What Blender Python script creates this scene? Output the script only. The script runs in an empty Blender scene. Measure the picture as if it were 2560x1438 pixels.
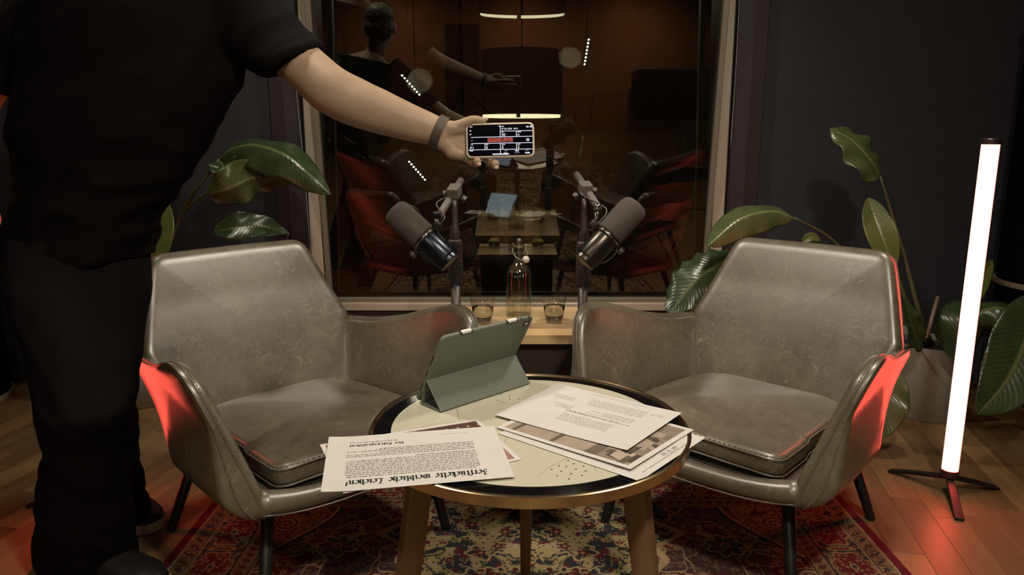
import bpy, bmesh, math, random
import numpy as np
from mathutils import Vector, Matrix, noise as mnoise

random.seed(7); rng = np.random.default_rng(11)
SC = bpy.context.scene
COL = SC.collection

# ------------------------------------------------------------------ camera
F_PX = 1880.0; PITCH = math.radians(11.6); CAM_H = 1.05
cp, sp = math.cos(PITCH), math.sin(PITCH)
cam_data = bpy.data.cameras.new('camera'); cam_data.sensor_width = 36.0; cam_data.sensor_fit = 'HORIZONTAL'
cam_data.lens = 36.0 * F_PX / 2560.0; cam_data.clip_start = 0.02
cam = bpy.data.objects.new('camera', cam_data); COL.objects.link(cam)
cam.location = (0, 0, CAM_H); cam.rotation_euler = (math.pi / 2 - PITCH, 0, 0)
SC.camera = cam

# ------------------------------------------------------------------ world and exposure
world = bpy.data.worlds.new('night'); SC.world = world; world.use_nodes = True
bg = world.node_tree.nodes['Background']; bg.inputs[0].default_value = (1.0, 0.72, 0.5, 1); bg.inputs[1].default_value = 0.0025
SC.view_settings.view_transform = 'Standard'; SC.view_settings.look = 'None'
SC.view_settings.gamma = 1.0; SC.view_settings.exposure = 0.0; SC.view_settings.use_curve_mapping = False
SC.cycles.max_bounces = 14; SC.cycles.transparent_max_bounces = 14; SC.cycles.transmission_bounces = 14
SC.cycles.caustics_reflective = False; SC.cycles.caustics_refractive = True

# ------------------------------------------------------------------ the room's lamps and some added lights (housings are built further down)
def area(name, loc, aim, size, power, color, spread=180):
    l = bpy.data.lights.new(name, 'AREA'); l.shape = 'DISK'; l.size = size; l.energy = power; l.color = color
    l.spread = math.radians(spread)
    o = bpy.data.objects.new(name, l); COL.objects.link(o); o.location = loc
    o.rotation_euler = (Vector(aim) - Vector(loc)).to_track_quat('-Z', 'Y').to_euler()
    return o
WARM = (1.0, 0.89, 0.74)
KEY_P, KEY_T = (0.50, 0.10, 2.42), (-0.05, 1.75, 0.45)
FIL_P, FIL_T = (-0.85, -0.35, 2.35), (0.2, 1.9, 0.45)
BAR_P, BAR_T = (0.61, -0.05, 1.70), (0.0, 1.7, 0.45)
SIDE_P = ((1.00, 2.00, 2.56), (-0.92, 2.00, 2.56)); SIDE_T = ((-.20, 1.95, .45), (.30, 1.95, .45))
area('key_spot_light', KEY_P, KEY_T, 0.20, 13.5, WARM, 120)
area('added_fill_light', FIL_P, FIL_T, 0.24, 5.0, WARM, 140)  # added fill, stands in for the room's ambient light
for i in (0, 1): area('side_spot_light_%d' % (i + 1), SIDE_P[i], SIDE_T[i], 0.24, (10.5, 10.5)[i], WARM, 120)
for i, x in enumerate((-1.35, 0.1, 1.45)):
    area('added_wall_light_%d' % (i + 1), (x, -2.15, 2.62), (x, -2.9, 1.55), 0.16, 3.6, (1.0, .66, .42), 120)  # added lights, brighten the wall that the window mirrors
TUBE_EMIT, TUBE_BACK = ((1.0, 0.092, 0.062), 16.5), ((1.0, 0.36, 0.28), 1.8)

# ------------------------------------------------------------------ picture <-> place helpers (camera at the origin of the room)
def C(px, py, zc):
    u = (px - 1280.0) / F_PX * zc; v = (py - 719.0) / F_PX * zc
    return Vector((u, zc * cp - v * sp, CAM_H - zc * sp - v * cp))
def G(px, py, z=0.0):
    v = (py - 719.0) / F_PX; t = (CAM_H - z) / (sp + v * cp)
    return Vector(((px - 1280.0) / F_PX * t, (cp - v * sp) * t, z))
def WY(px, py, Y):
    v = (py - 719.0) / F_PX; t = Y / (cp - v * sp)
    return Vector(((px - 1280.0) / F_PX * t, Y, CAM_H - (sp + v * cp) * t))

# ------------------------------------------------------------------ materials
MATS = {}
class NT:
    def __init__(s, mat):
        s.t = mat.node_tree; s.n = s.t.nodes; s.l = s.t.links
        s.b = s.n['Principled BSDF']
    def new(s, typ, **kw):
        n = s.n.new(typ)
        for k, v in kw.items():
            if hasattr(n, k): setattr(n, k, v)
            else: n.inputs[k].default_value = v
        return n
    def link(s, a, b): s.l.new(a, b)
    def ramp(s, fac, stops, interp='LINEAR'):
        r = s.n.new('ShaderNodeValToRGB'); r.color_ramp.interpolation = interp
        while len(r.color_ramp.elements) < len(stops): r.color_ramp.elements.new(0.5)
        for e, (p, c) in zip(r.color_ramp.elements, stops):
            e.position = p; e.color = (*c, 1) if len(c) == 3 else c
        s.link(fac, r.inputs[0]); return r.outputs[0]
    def mix(s, fac, a, b, mode='MIX'):
        m = s.n.new('ShaderNodeMix'); m.data_type = 'RGBA'; m.blend_type = mode
        for sock, v in ((m.inputs[0], fac), (m.inputs[6], a), (m.inputs[7], b)):
            if isinstance(v, (int, float)): sock.default_value = v
            elif isinstance(v, tuple): sock.default_value = (*v, 1)
            else: s.link(v, sock)
        return m.outputs[2]
    def coord(s, kind='Object', scale=(1, 1, 1), rot=(0, 0, 0)):
        tc = s.n.new('ShaderNodeTexCoord'); mp = s.n.new('ShaderNodeMapping')
        mp.inputs['Scale'].default_value = scale; mp.inputs['Rotation'].default_value = rot
        s.link(tc.outputs[kind], mp.inputs[0]); return mp.outputs[0]
    def noise(s, vec, scale, detail=4, rough=.5, dist=0):
        n = s.new('ShaderNodeTexNoise', Scale=scale, Detail=detail, Roughness=rough, Distortion=dist)
        s.link(vec, n.inputs['Vector']); return n.outputs['Fac']
    def bump(s, h, strength=.2, dist=.002):
        b = s.new('ShaderNodeBump', Strength=strength, Distance=dist)
        s.link(h, b.inputs['Height']); s.link(b.outputs[0], s.b.inputs['Normal'])
def mat(name, color=(.5, .5, .5), rough=.5, metal=0., spec=.5, **kw):
    m = bpy.data.materials.new(name); m.use_nodes = True
    b = m.node_tree.nodes['Principled BSDF']
    b.inputs['Base Color'].default_value = (*color, 1); b.inputs['Roughness'].default_value = rough
    b.inputs['Metallic'].default_value = metal; b.inputs['Specular IOR Level'].default_value = spec
    for k, v in kw.items(): b.inputs[k.replace('_', ' ')].default_value = v
    MATS[name] = m; return m
def varied(name, c1, c2, scale, rough=.5, bump=0., dist=.002, detail=4, stretch=(1, 1, 1), **kw):
    m = mat(name, c1, rough, **kw); t = NT(m)
    f = t.noise(t.coord('Object', stretch), scale, detail)
    t.link(t.ramp(f, [(.3, c1), (.7, c2)]), t.b.inputs['Base Color'])
    if bump: t.bump(f, bump, dist)
    return m
def emit(name, color, strength):
    m = mat(name, (0.02, 0.02, 0.02), .5); b = m.node_tree.nodes['Principled BSDF']
    b.inputs['Emission Color'].default_value = (*color, 1); b.inputs['Emission Strength'].default_value = strength
    return m

# worn leather with pale scuffs and creases
def leather():
    m = mat('worn_leather', (.16, .14, .11), .42, spec=1.0, Coat_Weight=.45, Coat_Roughness=.31); t = NT(m)
    v = t.coord('Object')
    big = t.noise(v, 5.0, 3, .5, .4)
    fine = t.noise(v, 38.0, 5, .6, .8)
    # scuff lines: thin ridges where warped noise crosses its middle
    a = t.noise(t.coord('Object', (1, 1, .45), (.5, .2, .3)), 40.0, 1, .4, .5); b2 = t.noise(t.coord('Object', (.5, 1, 1), (.7, .3, .9)), 34.0, 1, .4, .6)
    def ridge(x, w):
        s1 = t.new('ShaderNodeMath', operation='SUBTRACT'); t.link(x, s1.inputs[0]); s1.inputs[1].default_value = .5
        s2 = t.new('ShaderNodeMath', operation='ABSOLUTE'); t.link(s1.outputs[0], s2.inputs[0])
        return t.ramp(s2.outputs[0], [(0, (1, 1, 1)), (w, (0, 0, 0))])
    lines = t.mix(1.0, ridge(a, .014), ridge(b2, .012), 'ADD')
    mask = t.ramp(t.noise(v, 9.0, 2), [(.36, (.08, .08, .08)), (.62, (.38, .38, .38))])
    lines = t.mix(1.0, lines, mask, 'MULTIPLY')
    base = t.ramp(big, [(.30, (.070, .058, .039)), (.50, (.108, .091, .062)), (.70, (.150, .128, .088))])
    base = t.mix(.35, base, t.ramp(fine, [(.3, (.066, .055, .038)), (.7, (.168, .143, .100))]))
    colr = t.mix(lines, base, (.34, .295, .215))
    t.link(colr, t.b.inputs['Base Color'])
    t.link(t.ramp(big, [(.3, (.31, .31, .31)), (.7, (.39, .39, .39))]), t.b.inputs['Roughness'])
    t.bump(t.noise(v, 260.0, 3), .12, .001)
    return m
leather()
mat('leather_thread', (.19, .165, .12), .7)
mat('black_steel', (.012, .011, .010), .45)
mat('rubber', (.02, .019, .018), .8)
mat('chrome', (.62, .58, .52), .18, 1.0)
mat('stand_metal', (.085, .075, .066), .42, .6)
mat('stand_grip', (.055, .048, .043), .6)
varied('mic_foam', (.058, .049, .042), (.076, .065, .056), 900, .95, .25, .0006)
mat('mic_body_blue', (.030, .033, .042), .28, .85)
mat('mic_body_brown', (.060, .052, .045), .30, .85)
mat('cable_grey', (.12, .105, .09), .55)
mat('brass_rim', (.72, .56, .34), .20, 1.0)
mat('black_gloss', (.006, .005, .006), .08, Coat_Weight=.5)
mat('cream_glass', (.60, .57, .44), .10, Coat_Weight=.6, Coat_Roughness=.03)
mat('print_ink', (.012, .011, .010), .6)
mat('print_brown', (.10, .088, .075), .7); mat('print_grey', (.33, .32, .30), .7)
mat('print_faint', (.46, .44, .41), .7)
mat('table_line', (.36, .35, .27), .3)
mat('tablet_case', (.135, .15, .125), .55, spec=.35)
mat('tablet_case_dark', (.02, .018, .016), .6)
mat('stylus_white', (.78, .74, .68), .35)
emit('tablet_screen', (.62, .80, 1.0), .9)
varied('paper_white', (.585, .565, .535), (.615, .592, .56), 30, .8)
mat('pot_white', (.34, .325, .29), .5)
mat('pot_cream', (.30, .285, .25), .55)
varied('soil', (.02, .014, .01), (.05, .035, .024), 60, .95, .6, .01)
mat('stem_green', (.085, .085, .035), .5)
mat('bamboo_stake', (.24, .17, .11), .6)
varied('wall_paint', (.029, .030, .037), (.034, .035, .042), 14, .85, .05)
varied('wall_dark', (.010, .009, .009), (.014, .012, .012), 10, .9)
varied('wall_terracotta', (.26, .12, .07), (.30, .145, .085), 5, .85)
mat('ceiling_paint', (.22, .15, .12), .9)
mat('blind_channel', (.022, .013, .014), .6)
mat('blind_channel_light', (.030, .024, .028), .6)
mat('cord_white', (.30, .28, .26), .6)
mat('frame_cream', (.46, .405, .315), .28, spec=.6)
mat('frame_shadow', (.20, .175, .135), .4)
mat('cabinet_black', (.0025, .0022, .0024), .85, spec=.1)
mat('trim_pale', (.26, .20, .12), .6)
mat('vase_red', (.09, .012, .010), .4)
mat('shade_black', (.010, .009, .010), .85)
emit('lamp_diffuser', (1.0, .92, .60), 7.0)
mat('speaker_black', (.007, .006, .007), .8)
mat('rust_fabric', (.10, .03, .02), .9)
emit('led_dot', (1.0, .86, .66), 30.0)
mat('lamp_housing', (.02, .02, .02), .5)
emit('lamp_face', (1.0, .80, .55), 6.0)
mat('swing_ceramic', (.66, .62, .54), .3)
mat('wire_steel', (.55, .52, .46), .25, 1.0)
emit('tube_glow', *TUBE_EMIT); emit('tube_glow_back', *TUBE_BACK)
mat('tube_cap', (.10, .075, .07), .35, .8)
mat('shirt_black', (.0046, .0036, .0034), .95, spec=.08)
mat('trouser_black', (.0058, .0049, .0051), .92, spec=.10)
mat('shoe_black', (.010, .009, .009), .6)
mat('shoe_sole', (.32, .26, .17), .7)
mat('hair_brown', (.03, .02, .013), .7)
mat('wrist_strap', (.060, .048, .032), .6)
mat('nail', (.55, .36, .28), .3)
mat('phone_case', (.56, .46, .34), .5)
mat('phone_glass', (.003, .003, .006), .10)
emit('screen_white', (.86, .86, 1.0), .95)
emit('screen_dim', (.55, .55, .66), .35)
emit('screen_red', (1.0, .045, .04), .80)
emit('screen_redglow', (.30, .006, .012), .16); MATS['screen_redglow'].node_tree.nodes['Principled BSDF'].inputs['Base Color'].default_value = (.004, .001, .001, 1)
emit('screen_green', (.75, 1.0, .45), .8)
mat('eye_white', (.7, .66, .6), .3)

def skin():
    m = mat('skin', (.52, .33, .22), .5, spec=.35); t = NT(m)
    v = t.coord('Object')
    t.link(t.ramp(t.noise(v, 14, 4), [(.3, (.31, .212, .138)), (.7, (.37, .258, .172))]), t.b.inputs['Base Color'])
    t.b.inputs['Subsurface Weight'].default_value = .12; t.b.inputs['Subsurface Radius'].default_value = (.01, .004, .002)
    t.b.inputs['Subsurface Scale'].default_value = .6
    t.bump(t.noise(v, 150, 4), .12, .001)
skin()
def wood(name, c1, c2, c3, axis=0, per_object=True, rough=.4, scale=1.0, along=1.2, across=22):
    m = mat(name, c1, rough); t = NT(m)
    sc = [across * scale] * 3; sc[axis] = along * scale
    v = t.coord('Object', tuple(sc))
    if per_object:
        oi = t.n.new('ShaderNodeObjectInfo')
        add = t.new('ShaderNodeVectorMath', operation='ADD')
        mul = t.new('ShaderNodeMath', operation='MULTIPLY'); t.link(oi.outputs['Random'], mul.inputs[0]); mul.inputs[1].default_value = 57.0
        t.link(v, add.inputs[0]); t.link(mul.outputs[0], add.inputs[1]); v = add.outputs[0]
    f = t.noise(v, 1.0, 6, .6, .6)
    colr = t.ramp(f, [(.25, c1), (.5, c2), (.78, c3)])
    if per_object:
        tone = t.ramp(oi.outputs['Random'], [(0, (.62, .60, .58)), (.5, (.9, .9, .9)), (1, (1.15, 1.12, 1.05))])
        colr = t.mix(1.0, colr, tone, 'MULTIPLY')
    t.link(colr, t.b.inputs['Base Color'])
    t.bump(f, .06, .001)
    return m
wood('oak_floor', (.19, .112, .050), (.26, .160, .072), (.32, .205, .095), 1, True, .42)
wood('oak_floor_base', (.16, .09, .04), (.23, .14, .065), (.28, .18, .085), 1, False, .45)
wood('pine_top', (.52, .345, .17), (.64, .445, .235), (.72, .53, .30), 0, True, .32, 1.0, 1.6, 30)
wood('pine_edge', (.36, .21, .09), (.46, .28, .13), (.52, .34, .17), 0, True, .45, 1.0, 6, 40)
wood('beech_leg', (.15, .08, .036), (.19, .105, .05), (.23, .135, .066), 2, False, .45, 1.0, 2.5, 30)
mat('table_base_dark', (.032, .021, .018), .7)

def leaf_mat(name, c1, c2, rib):
    m = mat(name, c1, .27, spec=.55); t = NT(m)
    tc = t.n.new('ShaderNodeTexCoord'); sep = t.n.new('ShaderNodeSeparateXYZ'); t.link(tc.outputs['UV'], sep.inputs[0])
    # u across (0..1), v along
    a = t.new('ShaderNodeMath', operation='SUBTRACT'); t.link(sep.outputs[0], a.inputs[0]); a.inputs[1].default_value = .5
    ab = t.new('ShaderNodeMath', operation='ABSOLUTE'); t.link(a.outputs[0], ab.inputs[0])
    k = t.new('ShaderNodeMath', operation='MULTIPLY'); t.link(ab.outputs[0], k.inputs[0]); k.inputs[1].default_value = .35
    s = t.new('ShaderNodeMath', operation='SUBTRACT'); t.link(sep.outputs[1], s.inputs[0]); t.link(k.outputs[0], s.inputs[1])
    w = t.new('ShaderNodeMath', operation='MULTIPLY'); t.link(s.outputs[0], w.inputs[0]); w.inputs[1].default_value = 150.0
    si = t.new('ShaderNodeMath', operation='SINE'); t.link(w.outputs[0], si.inputs[0])
    n = t.noise(t.coord('Object'), 16, 4)
    base = t.ramp(n, [(.3, c1), (.7, c2)])
    base = t.mix(.12, base, t.ramp(si.outputs[0], [(0, c1), (1, tuple(x * 1.7 for x in c2))]))
    ribf = t.ramp(ab.outputs[0], [(0, (1, 1, 1)), (.02, (1, 1, 1)), (.045, (0, 0, 0))])
    t.link(t.mix(ribf, base, rib), t.b.inputs['Base Color'])
    t.bump(si.outputs[0], .10, .0015)
    t.b.inputs['Subsurface Weight'].default_value = 0
    return m
leaf_mat('leaf_dark', (.022, .038, .016), (.045, .066, .028), (.10, .12, .05))
leaf_mat('leaf_mid', (.055, .075, .026), (.090, .112, .044), (.17, .18, .075))
leaf_mat('leaf_young', (.10, .125, .030), (.14, .165, .045), (.19, .20, .07))

def glass_mats():
    # thin clear glass and the water in the bottle: see-through walls with Schlick gloss at glancing angles
    for nm, tint, f0 in (('clear_glass', (.95, .955, .925), .085), ('bottled_water', (.97, .97, .94), .02)):
        m = bpy.data.materials.new(nm); m.use_nodes = True; n = m.node_tree.nodes; l = m.node_tree.links
        n.remove(n['Principled BSDF']); out = n['Material Output']
        tr = n.new('ShaderNodeBsdfTransparent'); tr.inputs[0].default_value = (*tint, 1)
        gl = n.new('ShaderNodeBsdfGlossy'); gl.inputs['Roughness'].default_value = .04
        lw = n.new('ShaderNodeLayerWeight'); lw.inputs[0].default_value = .5
        pw = n.new('ShaderNodeMath'); pw.operation = 'POWER'; l.new(lw.outputs['Facing'], pw.inputs[0]); pw.inputs[1].default_value = 5
        mp = n.new('ShaderNodeMapRange'); l.new(pw.outputs[0], mp.inputs[0]); mp.inputs[3].default_value = f0; mp.inputs[4].default_value = .8
        mx = n.new('ShaderNodeMixShader'); l.new(mp.outputs[0], mx.inputs[0]); l.new(tr.outputs[0], mx.inputs[1]); l.new(gl.outputs[0], mx.inputs[2])
        l.new(mx.outputs[0], out.inputs[0]); MATS[nm] = m
    m = mat('water', (.97, .97, .95), .0); b = m.node_tree.nodes['Principled BSDF']
    b.inputs['Transmission Weight'].default_value = 1.0; b.inputs['IOR'].default_value = 1.33
    # night window: the fixed outer pane mirrors more than the tipped inner one
    for nm, ior in (('window_glass', 2.15), ('sash_glass', 1.58)):
        m = bpy.data.materials.new(nm); m.use_nodes = True; n = m.node_tree.nodes; l = m.node_tree.links
        n.remove(n['Principled BSDF']); out = n['Material Output']
        tr = n.new('ShaderNodeBsdfTransparent'); tr.inputs[0].default_value = (.93, .94, .92, 1)
        gl = n.new('ShaderNodeBsdfGlossy'); gl.inputs['Roughness'].default_value = .012; gl.inputs[0].default_value = (1, .97, .93, 1)
        fr = n.new('ShaderNodeFresnel'); fr.inputs[0].default_value = ior
        mx = n.new('ShaderNodeMixShader'); l.new(fr.outputs[0], mx.inputs[0]); l.new(tr.outputs[0], mx.inputs[1]); l.new(gl.outputs[0], mx.inputs[2])
        l.new(mx.outputs[0], out.inputs[0]); MATS[nm] = m
glass_mats()
def vcol_mat(name, rough=.95, fine=900, amount=.35):
    m = mat(name, (.5, .5, .5), rough, spec=.2); t = NT(m)
    at = t.n.new('ShaderNodeAttribute'); at.attribute_name = 'Col'
    f = t.noise(t.coord('Object'), fine, 2)
    k = t.ramp(f, [(.3, (1 - amount,) * 3), (.7, (1 + amount,) * 3)])
    t.link(t.mix(1.0, at.outputs['Color'], k, 'MULTIPLY'), t.b.inputs['Base Color'])
    return m
vcol_mat('rug_pile'); vcol_mat('photo_print', .4, 200, .05)

# ------------------------------------------------------------------ mesh helpers
def link(name, me, m, parent=None, smooth=False, loc=None):
    if smooth: me.polygons.foreach_set('use_smooth', [True] * len(me.polygons))
    me.materials.clear(); me.materials.append(MATS[m])
    o = bpy.data.objects.new(name, me); COL.objects.link(o)
    if parent: o.parent = parent
    if loc is not None: o.location = loc
    return o
def mesh(name, V, F, m, parent=None, smooth=False, loc=None):
    me = bpy.data.meshes.new(name); me.from_pydata([tuple(v) for v in V], [], F); me.update()
    return link(name, me, m, parent, smooth, loc)
def empty(name, loc=(0, 0, 0), rz=0.):
    o = bpy.data.objects.new(name, None); COL.objects.link(o); o.location = loc; o.rotation_euler = (0, 0, rz)
    o.empty_display_size = .05; return o
def tag(o, label, cat, group=None, kind=None):
    o['label'] = label; o['category'] = cat
    if group: o['group'] = group
    if kind: o['kind'] = kind
    return o
def struct(o): o['kind'] = 'structure'; return o
def catmull(P, n, closed=False):
    P = [np.array(p, float) for p in P]; out = []
    m = len(P); segs = m if closed else m - 1
    for i in range(segs):
        p1, p2 = P[i], P[(i + 1) % m]
        p0 = P[(i - 1) % m] if (closed or i > 0) else 2 * p1 - p2
        p3 = P[(i + 2) % m] if (closed or i + 2 < m) else 2 * p2 - p1
        for k in range(n):
            t = k / n
            out.append(.5 * ((2 * p1) + (-p0 + p2) * t + (2 * p0 - 5 * p1 + 4 * p2 - p3) * t * t + (-p0 + 3 * p1 - 3 * p2 + p3) * t ** 3))
    if not closed: out.append(P[-1])
    return np.array(out)
class MB:
    def __init__(s): s.V = []; s.F = []
    def add(s, V, F):
        o = len(s.V); s.V += [tuple(v) for v in V]; s.F += [tuple(i + o for i in f) for f in F]; return s
    def box(s, lo, hi, M=None):
        V = [Vector((x, y, z)) for x in (lo[0], hi[0]) for y in (lo[1], hi[1]) for z in (lo[2], hi[2])]
        if M is not None: V = [M @ v for v in V]
        return s.add(V, [(0, 1, 3, 2), (4, 6, 7, 5), (0, 4, 5, 1), (2, 3, 7, 6), (0, 2, 6, 4), (1, 5, 7, 3)])
    def tube(s, P, R, n=12, cap=True, closed=False):
        P = [Vector(p) for p in P]; m = len(P)
        if isinstance(R, (int, float)): R = [R] * m
        T = []
        for i in range(m):
            a = P[(i - 1) % m] if (closed or i) else P[i]; b = P[(i + 1) % m] if (closed or i < m - 1) else P[i]
            d = (b - a); T.append(d.normalized() if d.length > 1e-9 else Vector((0, 0, 1)))
        ref = Vector((0, 0, 1)) if abs(T[0].z) < .9 else Vector((1, 0, 0))
        N = (ref - T[0] * ref.dot(T[0])).normalized(); V = []; F = []
        for i in range(m):
            N = (N - T[i] * N.dot(T[i])).normalized(); B = T[i].cross(N)
            for k in range(n):
                a = 2 * math.pi * k / n; V.append(P[i] + (N * math.cos(a) + B * math.sin(a)) * R[i])
        for i in range(m if closed else m - 1):
            j = (i + 1) % m
            for k in range(n):
                k2 = (k + 1) % n; F.append((i * n + k, i * n + k2, j * n + k2, j * n + k))
        if cap and not closed:
            F.append(tuple(range(n - 1, -1, -1))); F.append(tuple((m - 1) * n + k for k in range(n)))
        return s.add(V, F)
    def lathe(s, prof, n=48, M=None, close=False):
        V = []; F = []; m = len(prof)
        for r, z in prof:
            for k in range(n):
                a = 2 * math.pi * k / n; v = Vector((r * math.cos(a), r * math.sin(a), z)); V.append(M @ v if M is not None else v)
        for i in range(m if close else m - 1):
            j = (i + 1) % m
            for k in range(n):
                k2 = (k + 1) % n; F.append((i * n + k, i * n + k2, j * n + k2, j * n + k))
        if not close:
            F.append(tuple(range(n - 1, -1, -1))); F.append(tuple((m - 1) * n + k for k in range(n)))
        return s.add(V, F)
    def build(s, name, m, parent=None, smooth=False, bevel=0., loc=None):
        me = bpy.data.meshes.new(name); me.from_pydata(s.V, [], s.F); me.update()
        if bevel:
            bm = bmesh.new(); bm.from_mesh(me)
            bmesh.ops.bevel(bm, geom=list(bm.edges), offset=bevel, segments=2, affect='EDGES', profile=.5, clamp_overlap=True)
            bm.to_mesh(me); bm.free()
        return link(name, me, m, parent, smooth, loc)
def shade_angle(o, deg=40):
    me = o.data
    bm = bmesh.new(); bm.from_mesh(me)
    for f in bm.faces: f.smooth = True
    for e in bm.edges:
        e.smooth = not (len(e.link_faces) == 2 and e.calc_face_angle(0) > math.radians(deg))
    bm.to_mesh(me); bm.free(); return o
def axis_matrix(a, b, roll_ref=Vector((0, 0, 1))):
    a, b = Vector(a), Vector(b); z = (b - a).normalized()
    if abs(z.dot(roll_ref)) > .97: roll_ref = Vector((0, 1, 0))
    x = roll_ref.cross(z).normalized(); y = z.cross(x)
    M = Matrix((x, y, z)).transposed().to_4x4(); M.translation = a; return M
def pad(outline, mapf, hf, hb, rr, bulge=0., bulge_back=0., exp=.5, nf=9, nr=10, center=None):
    """padded panel: a rounded outline in 2D with a soft rim, sent into 3D by mapf(x, y, h)"""
    P = np.array(outline, float); N = len(P)
    nx = np.roll(P, -1, 0) - np.roll(P, 1, 0); nx /= np.linalg.norm(nx, axis=1)[:, None] + 1e-12
    area2 = np.sum(P[:, 0] * np.roll(P[:, 1], -1) - np.roll(P[:, 0], -1) * P[:, 1])
    inn = np.stack([-nx[:, 1], nx[:, 0]], 1) * (1 if area2 > 0 else -1)
    c = np.array(center) if center is not None else P.mean(0)
    base = P + inn * rr; rings = []; hs = []
    for k in range(nf):
        t = 1 - (k + 1) / (nf + 1) if k < nf - 1 else 0.0
        t = t if k < nf - 1 else 0.
        rings.append(base * (1 - t) + c * t); hs.append(hf + bulge * (1 - (1 - t) ** 2.2))
    for k in range(1, nr):
        a = math.pi * k / nr; ca, sa = math.cos(a), math.sin(a)
        e = abs(ca) ** exp * (1 if ca > 0 else -1)
        rings.append(P + inn * rr * (1 - abs(sa) ** exp)); hs.append(hf * e if e > 0 else hb * e)
    for k in range(nf):
        t = (k) / (nf + 1)
        rings.append(base * (1 - t) + c * t); hs.append(-hb - bulge_back * (1 - (1 - t) ** 2.2))
    V = [mapf(c[0], c[1], hf + bulge)]
    for R, h in zip(rings, hs): V += [mapf(p[0], p[1], h) for p in R]
    V.append(mapf(c[0], c[1], -hb - bulge_back)); M = len(rings); F = []
    for k in range(N): F.append((0, 1 + k, 1 + (k + 1) % N))
    for i in range(M - 1):
        for k in range(N):
            k2 = (k + 1) % N; F.append((1 + i * N + k, 1 + (i + 1) * N + k, 1 + (i + 1) * N + k2, 1 + i * N + k2))
    for k in range(N): F.append((len(V) - 1, 1 + (M - 1) * N + (k + 1) % N, 1 + (M - 1) * N + k))
    return V, F
def fix_normals(o):
    bm = bmesh.new(); bm.from_mesh(o.data); bmesh.ops.recalc_face_normals(bm, faces=bm.faces); bm.to_mesh(o.data); bm.free(); return o
def round_poly(pts, radii, n=6):
    """polygon with rounded corners"""
    out = []; m = len(pts)
    for i in range(m):
        p = np.array(pts[i], float); a = np.array(pts[i - 1], float); b = np.array(pts[(i + 1) % m], float)
        r = radii[i] if not isinstance(radii, (int, float)) else radii
        u = (a - p) / np.linalg.norm(a - p); v = (b - p) / np.linalg.norm(b - p)
        ang = math.acos(max(-1, min(1, float(u @ v)))); d = min(r / math.tan(ang / 2), .45 * np.linalg.norm(a - p), .45 * np.linalg.norm(b - p))
        p1, p2 = p + u * d, p + v * d
        for k in range(n + 1):
            t = k / n; out.append((1 - t) ** 2 * p1 + 2 * t * (1 - t) * p + t * t * p2)
    return out
def resample(P, n):
    P = np.array(P, float); Q = np.vstack([P, P[:1]]); d = np.linalg.norm(np.diff(Q, axis=0), axis=1); s = np.r_[0, np.cumsum(d)]
    t = np.linspace(0, s[-1], n, endpoint=False)
    return np.stack([np.interp(t, s, Q[:, k]) for k in range(P.shape[1])], 1)
def copy_tree(o, parent=None):
    c = o.copy(); COL.objects.link(c); c.parent = parent
    for ch in list(o.children): copy_tree(ch, c)
    return c
def voxel(name, V, F, size, smooth_it, m, parent=None, disp=None):
    """one continuous skin over overlapping forms"""
    me = bpy.data.meshes.new('tmp'); me.from_pydata([tuple(v) for v in V], [], F); me.update()
    o = bpy.data.objects.new('tmp', me); COL.objects.link(o)
    r = o.modifiers.new('r', 'REMESH'); r.mode = 'VOXEL'; r.voxel_size = size
    if smooth_it:
        s = o.modifiers.new('s', 'SMOOTH'); s.factor = .5; s.iterations = smooth_it
    dg = bpy.context.evaluated_depsgraph_get(); me2 = bpy.data.meshes.new_from_object(o.evaluated_get(dg))
    bpy.data.objects.remove(o); bpy.data.meshes.remove(me); me2.name = name
    if disp:
        n = len(me2.vertices); co = np.empty(n * 3); no = np.empty(n * 3)
        me2.vertices.foreach_get('co', co); me2.vertices.foreach_get('normal', no)
        co = co.reshape(-1, 3); no = no.reshape(-1, 3)
        d = np.array([disp(Vector(c)) for c in co]); co += no * d[:, None]
        me2.vertices.foreach_set('co', co.ravel()); me2.update()
    return link(name, me2, m, parent, True)

# ================================================================== THE SETTING
ROOM_X, Y_FRONT, Y_BACK, Z_TOP = 3.1, -2.9, 3.10, 2.75
WX0, WX1, WZ0, WZ1 = -0.835, 0.872, 0.315, 2.60       # window opening
flo = struct(MB().box((-ROOM_X, Y_FRONT, -.05), (ROOM_X, Y_BACK + .1, -.008)).build('floor', 'oak_floor_base'))
struct(MB().box((-ROOM_X, Y_FRONT, Z_TOP), (ROOM_X, Y_BACK + .1, Z_TOP + .08)).build('ceiling', 'ceiling_paint'))
wb = MB()
wb.box((-ROOM_X, Y_BACK, -.01), (WX0, Y_BACK + .16, Z_TOP)).box((WX1, Y_BACK, -.01), (ROOM_X, Y_BACK + .16, Z_TOP))
wb.box((WX0, Y_BACK, WZ1), (WX1, Y_BACK + .16, Z_TOP))
struct(wb.build('wall_back', 'wall_paint'))
struct(MB().box((WX0, Y_BACK, -.01), (WX1, Y_BACK + .16, WZ0)).build('wall_under_window', 'table_base_dark'))
struct(MB().box((-ROOM_X - .1, Y_FRONT, -.01), (-ROOM_X, Y_BACK + .16, Z_TOP)).build('wall_left', 'wall_dark'))
struct(MB().box((ROOM_X, Y_FRONT, -.01), (ROOM_X + .1, Y_BACK + .16, Z_TOP)).build('wall_right', 'wall_dark'))
struct(MB().box((-ROOM_X, Y_FRONT - .1, -.01), (ROOM_X, Y_FRONT, Z_TOP)).build('wall_front', 'wall_terracotta'))
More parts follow.
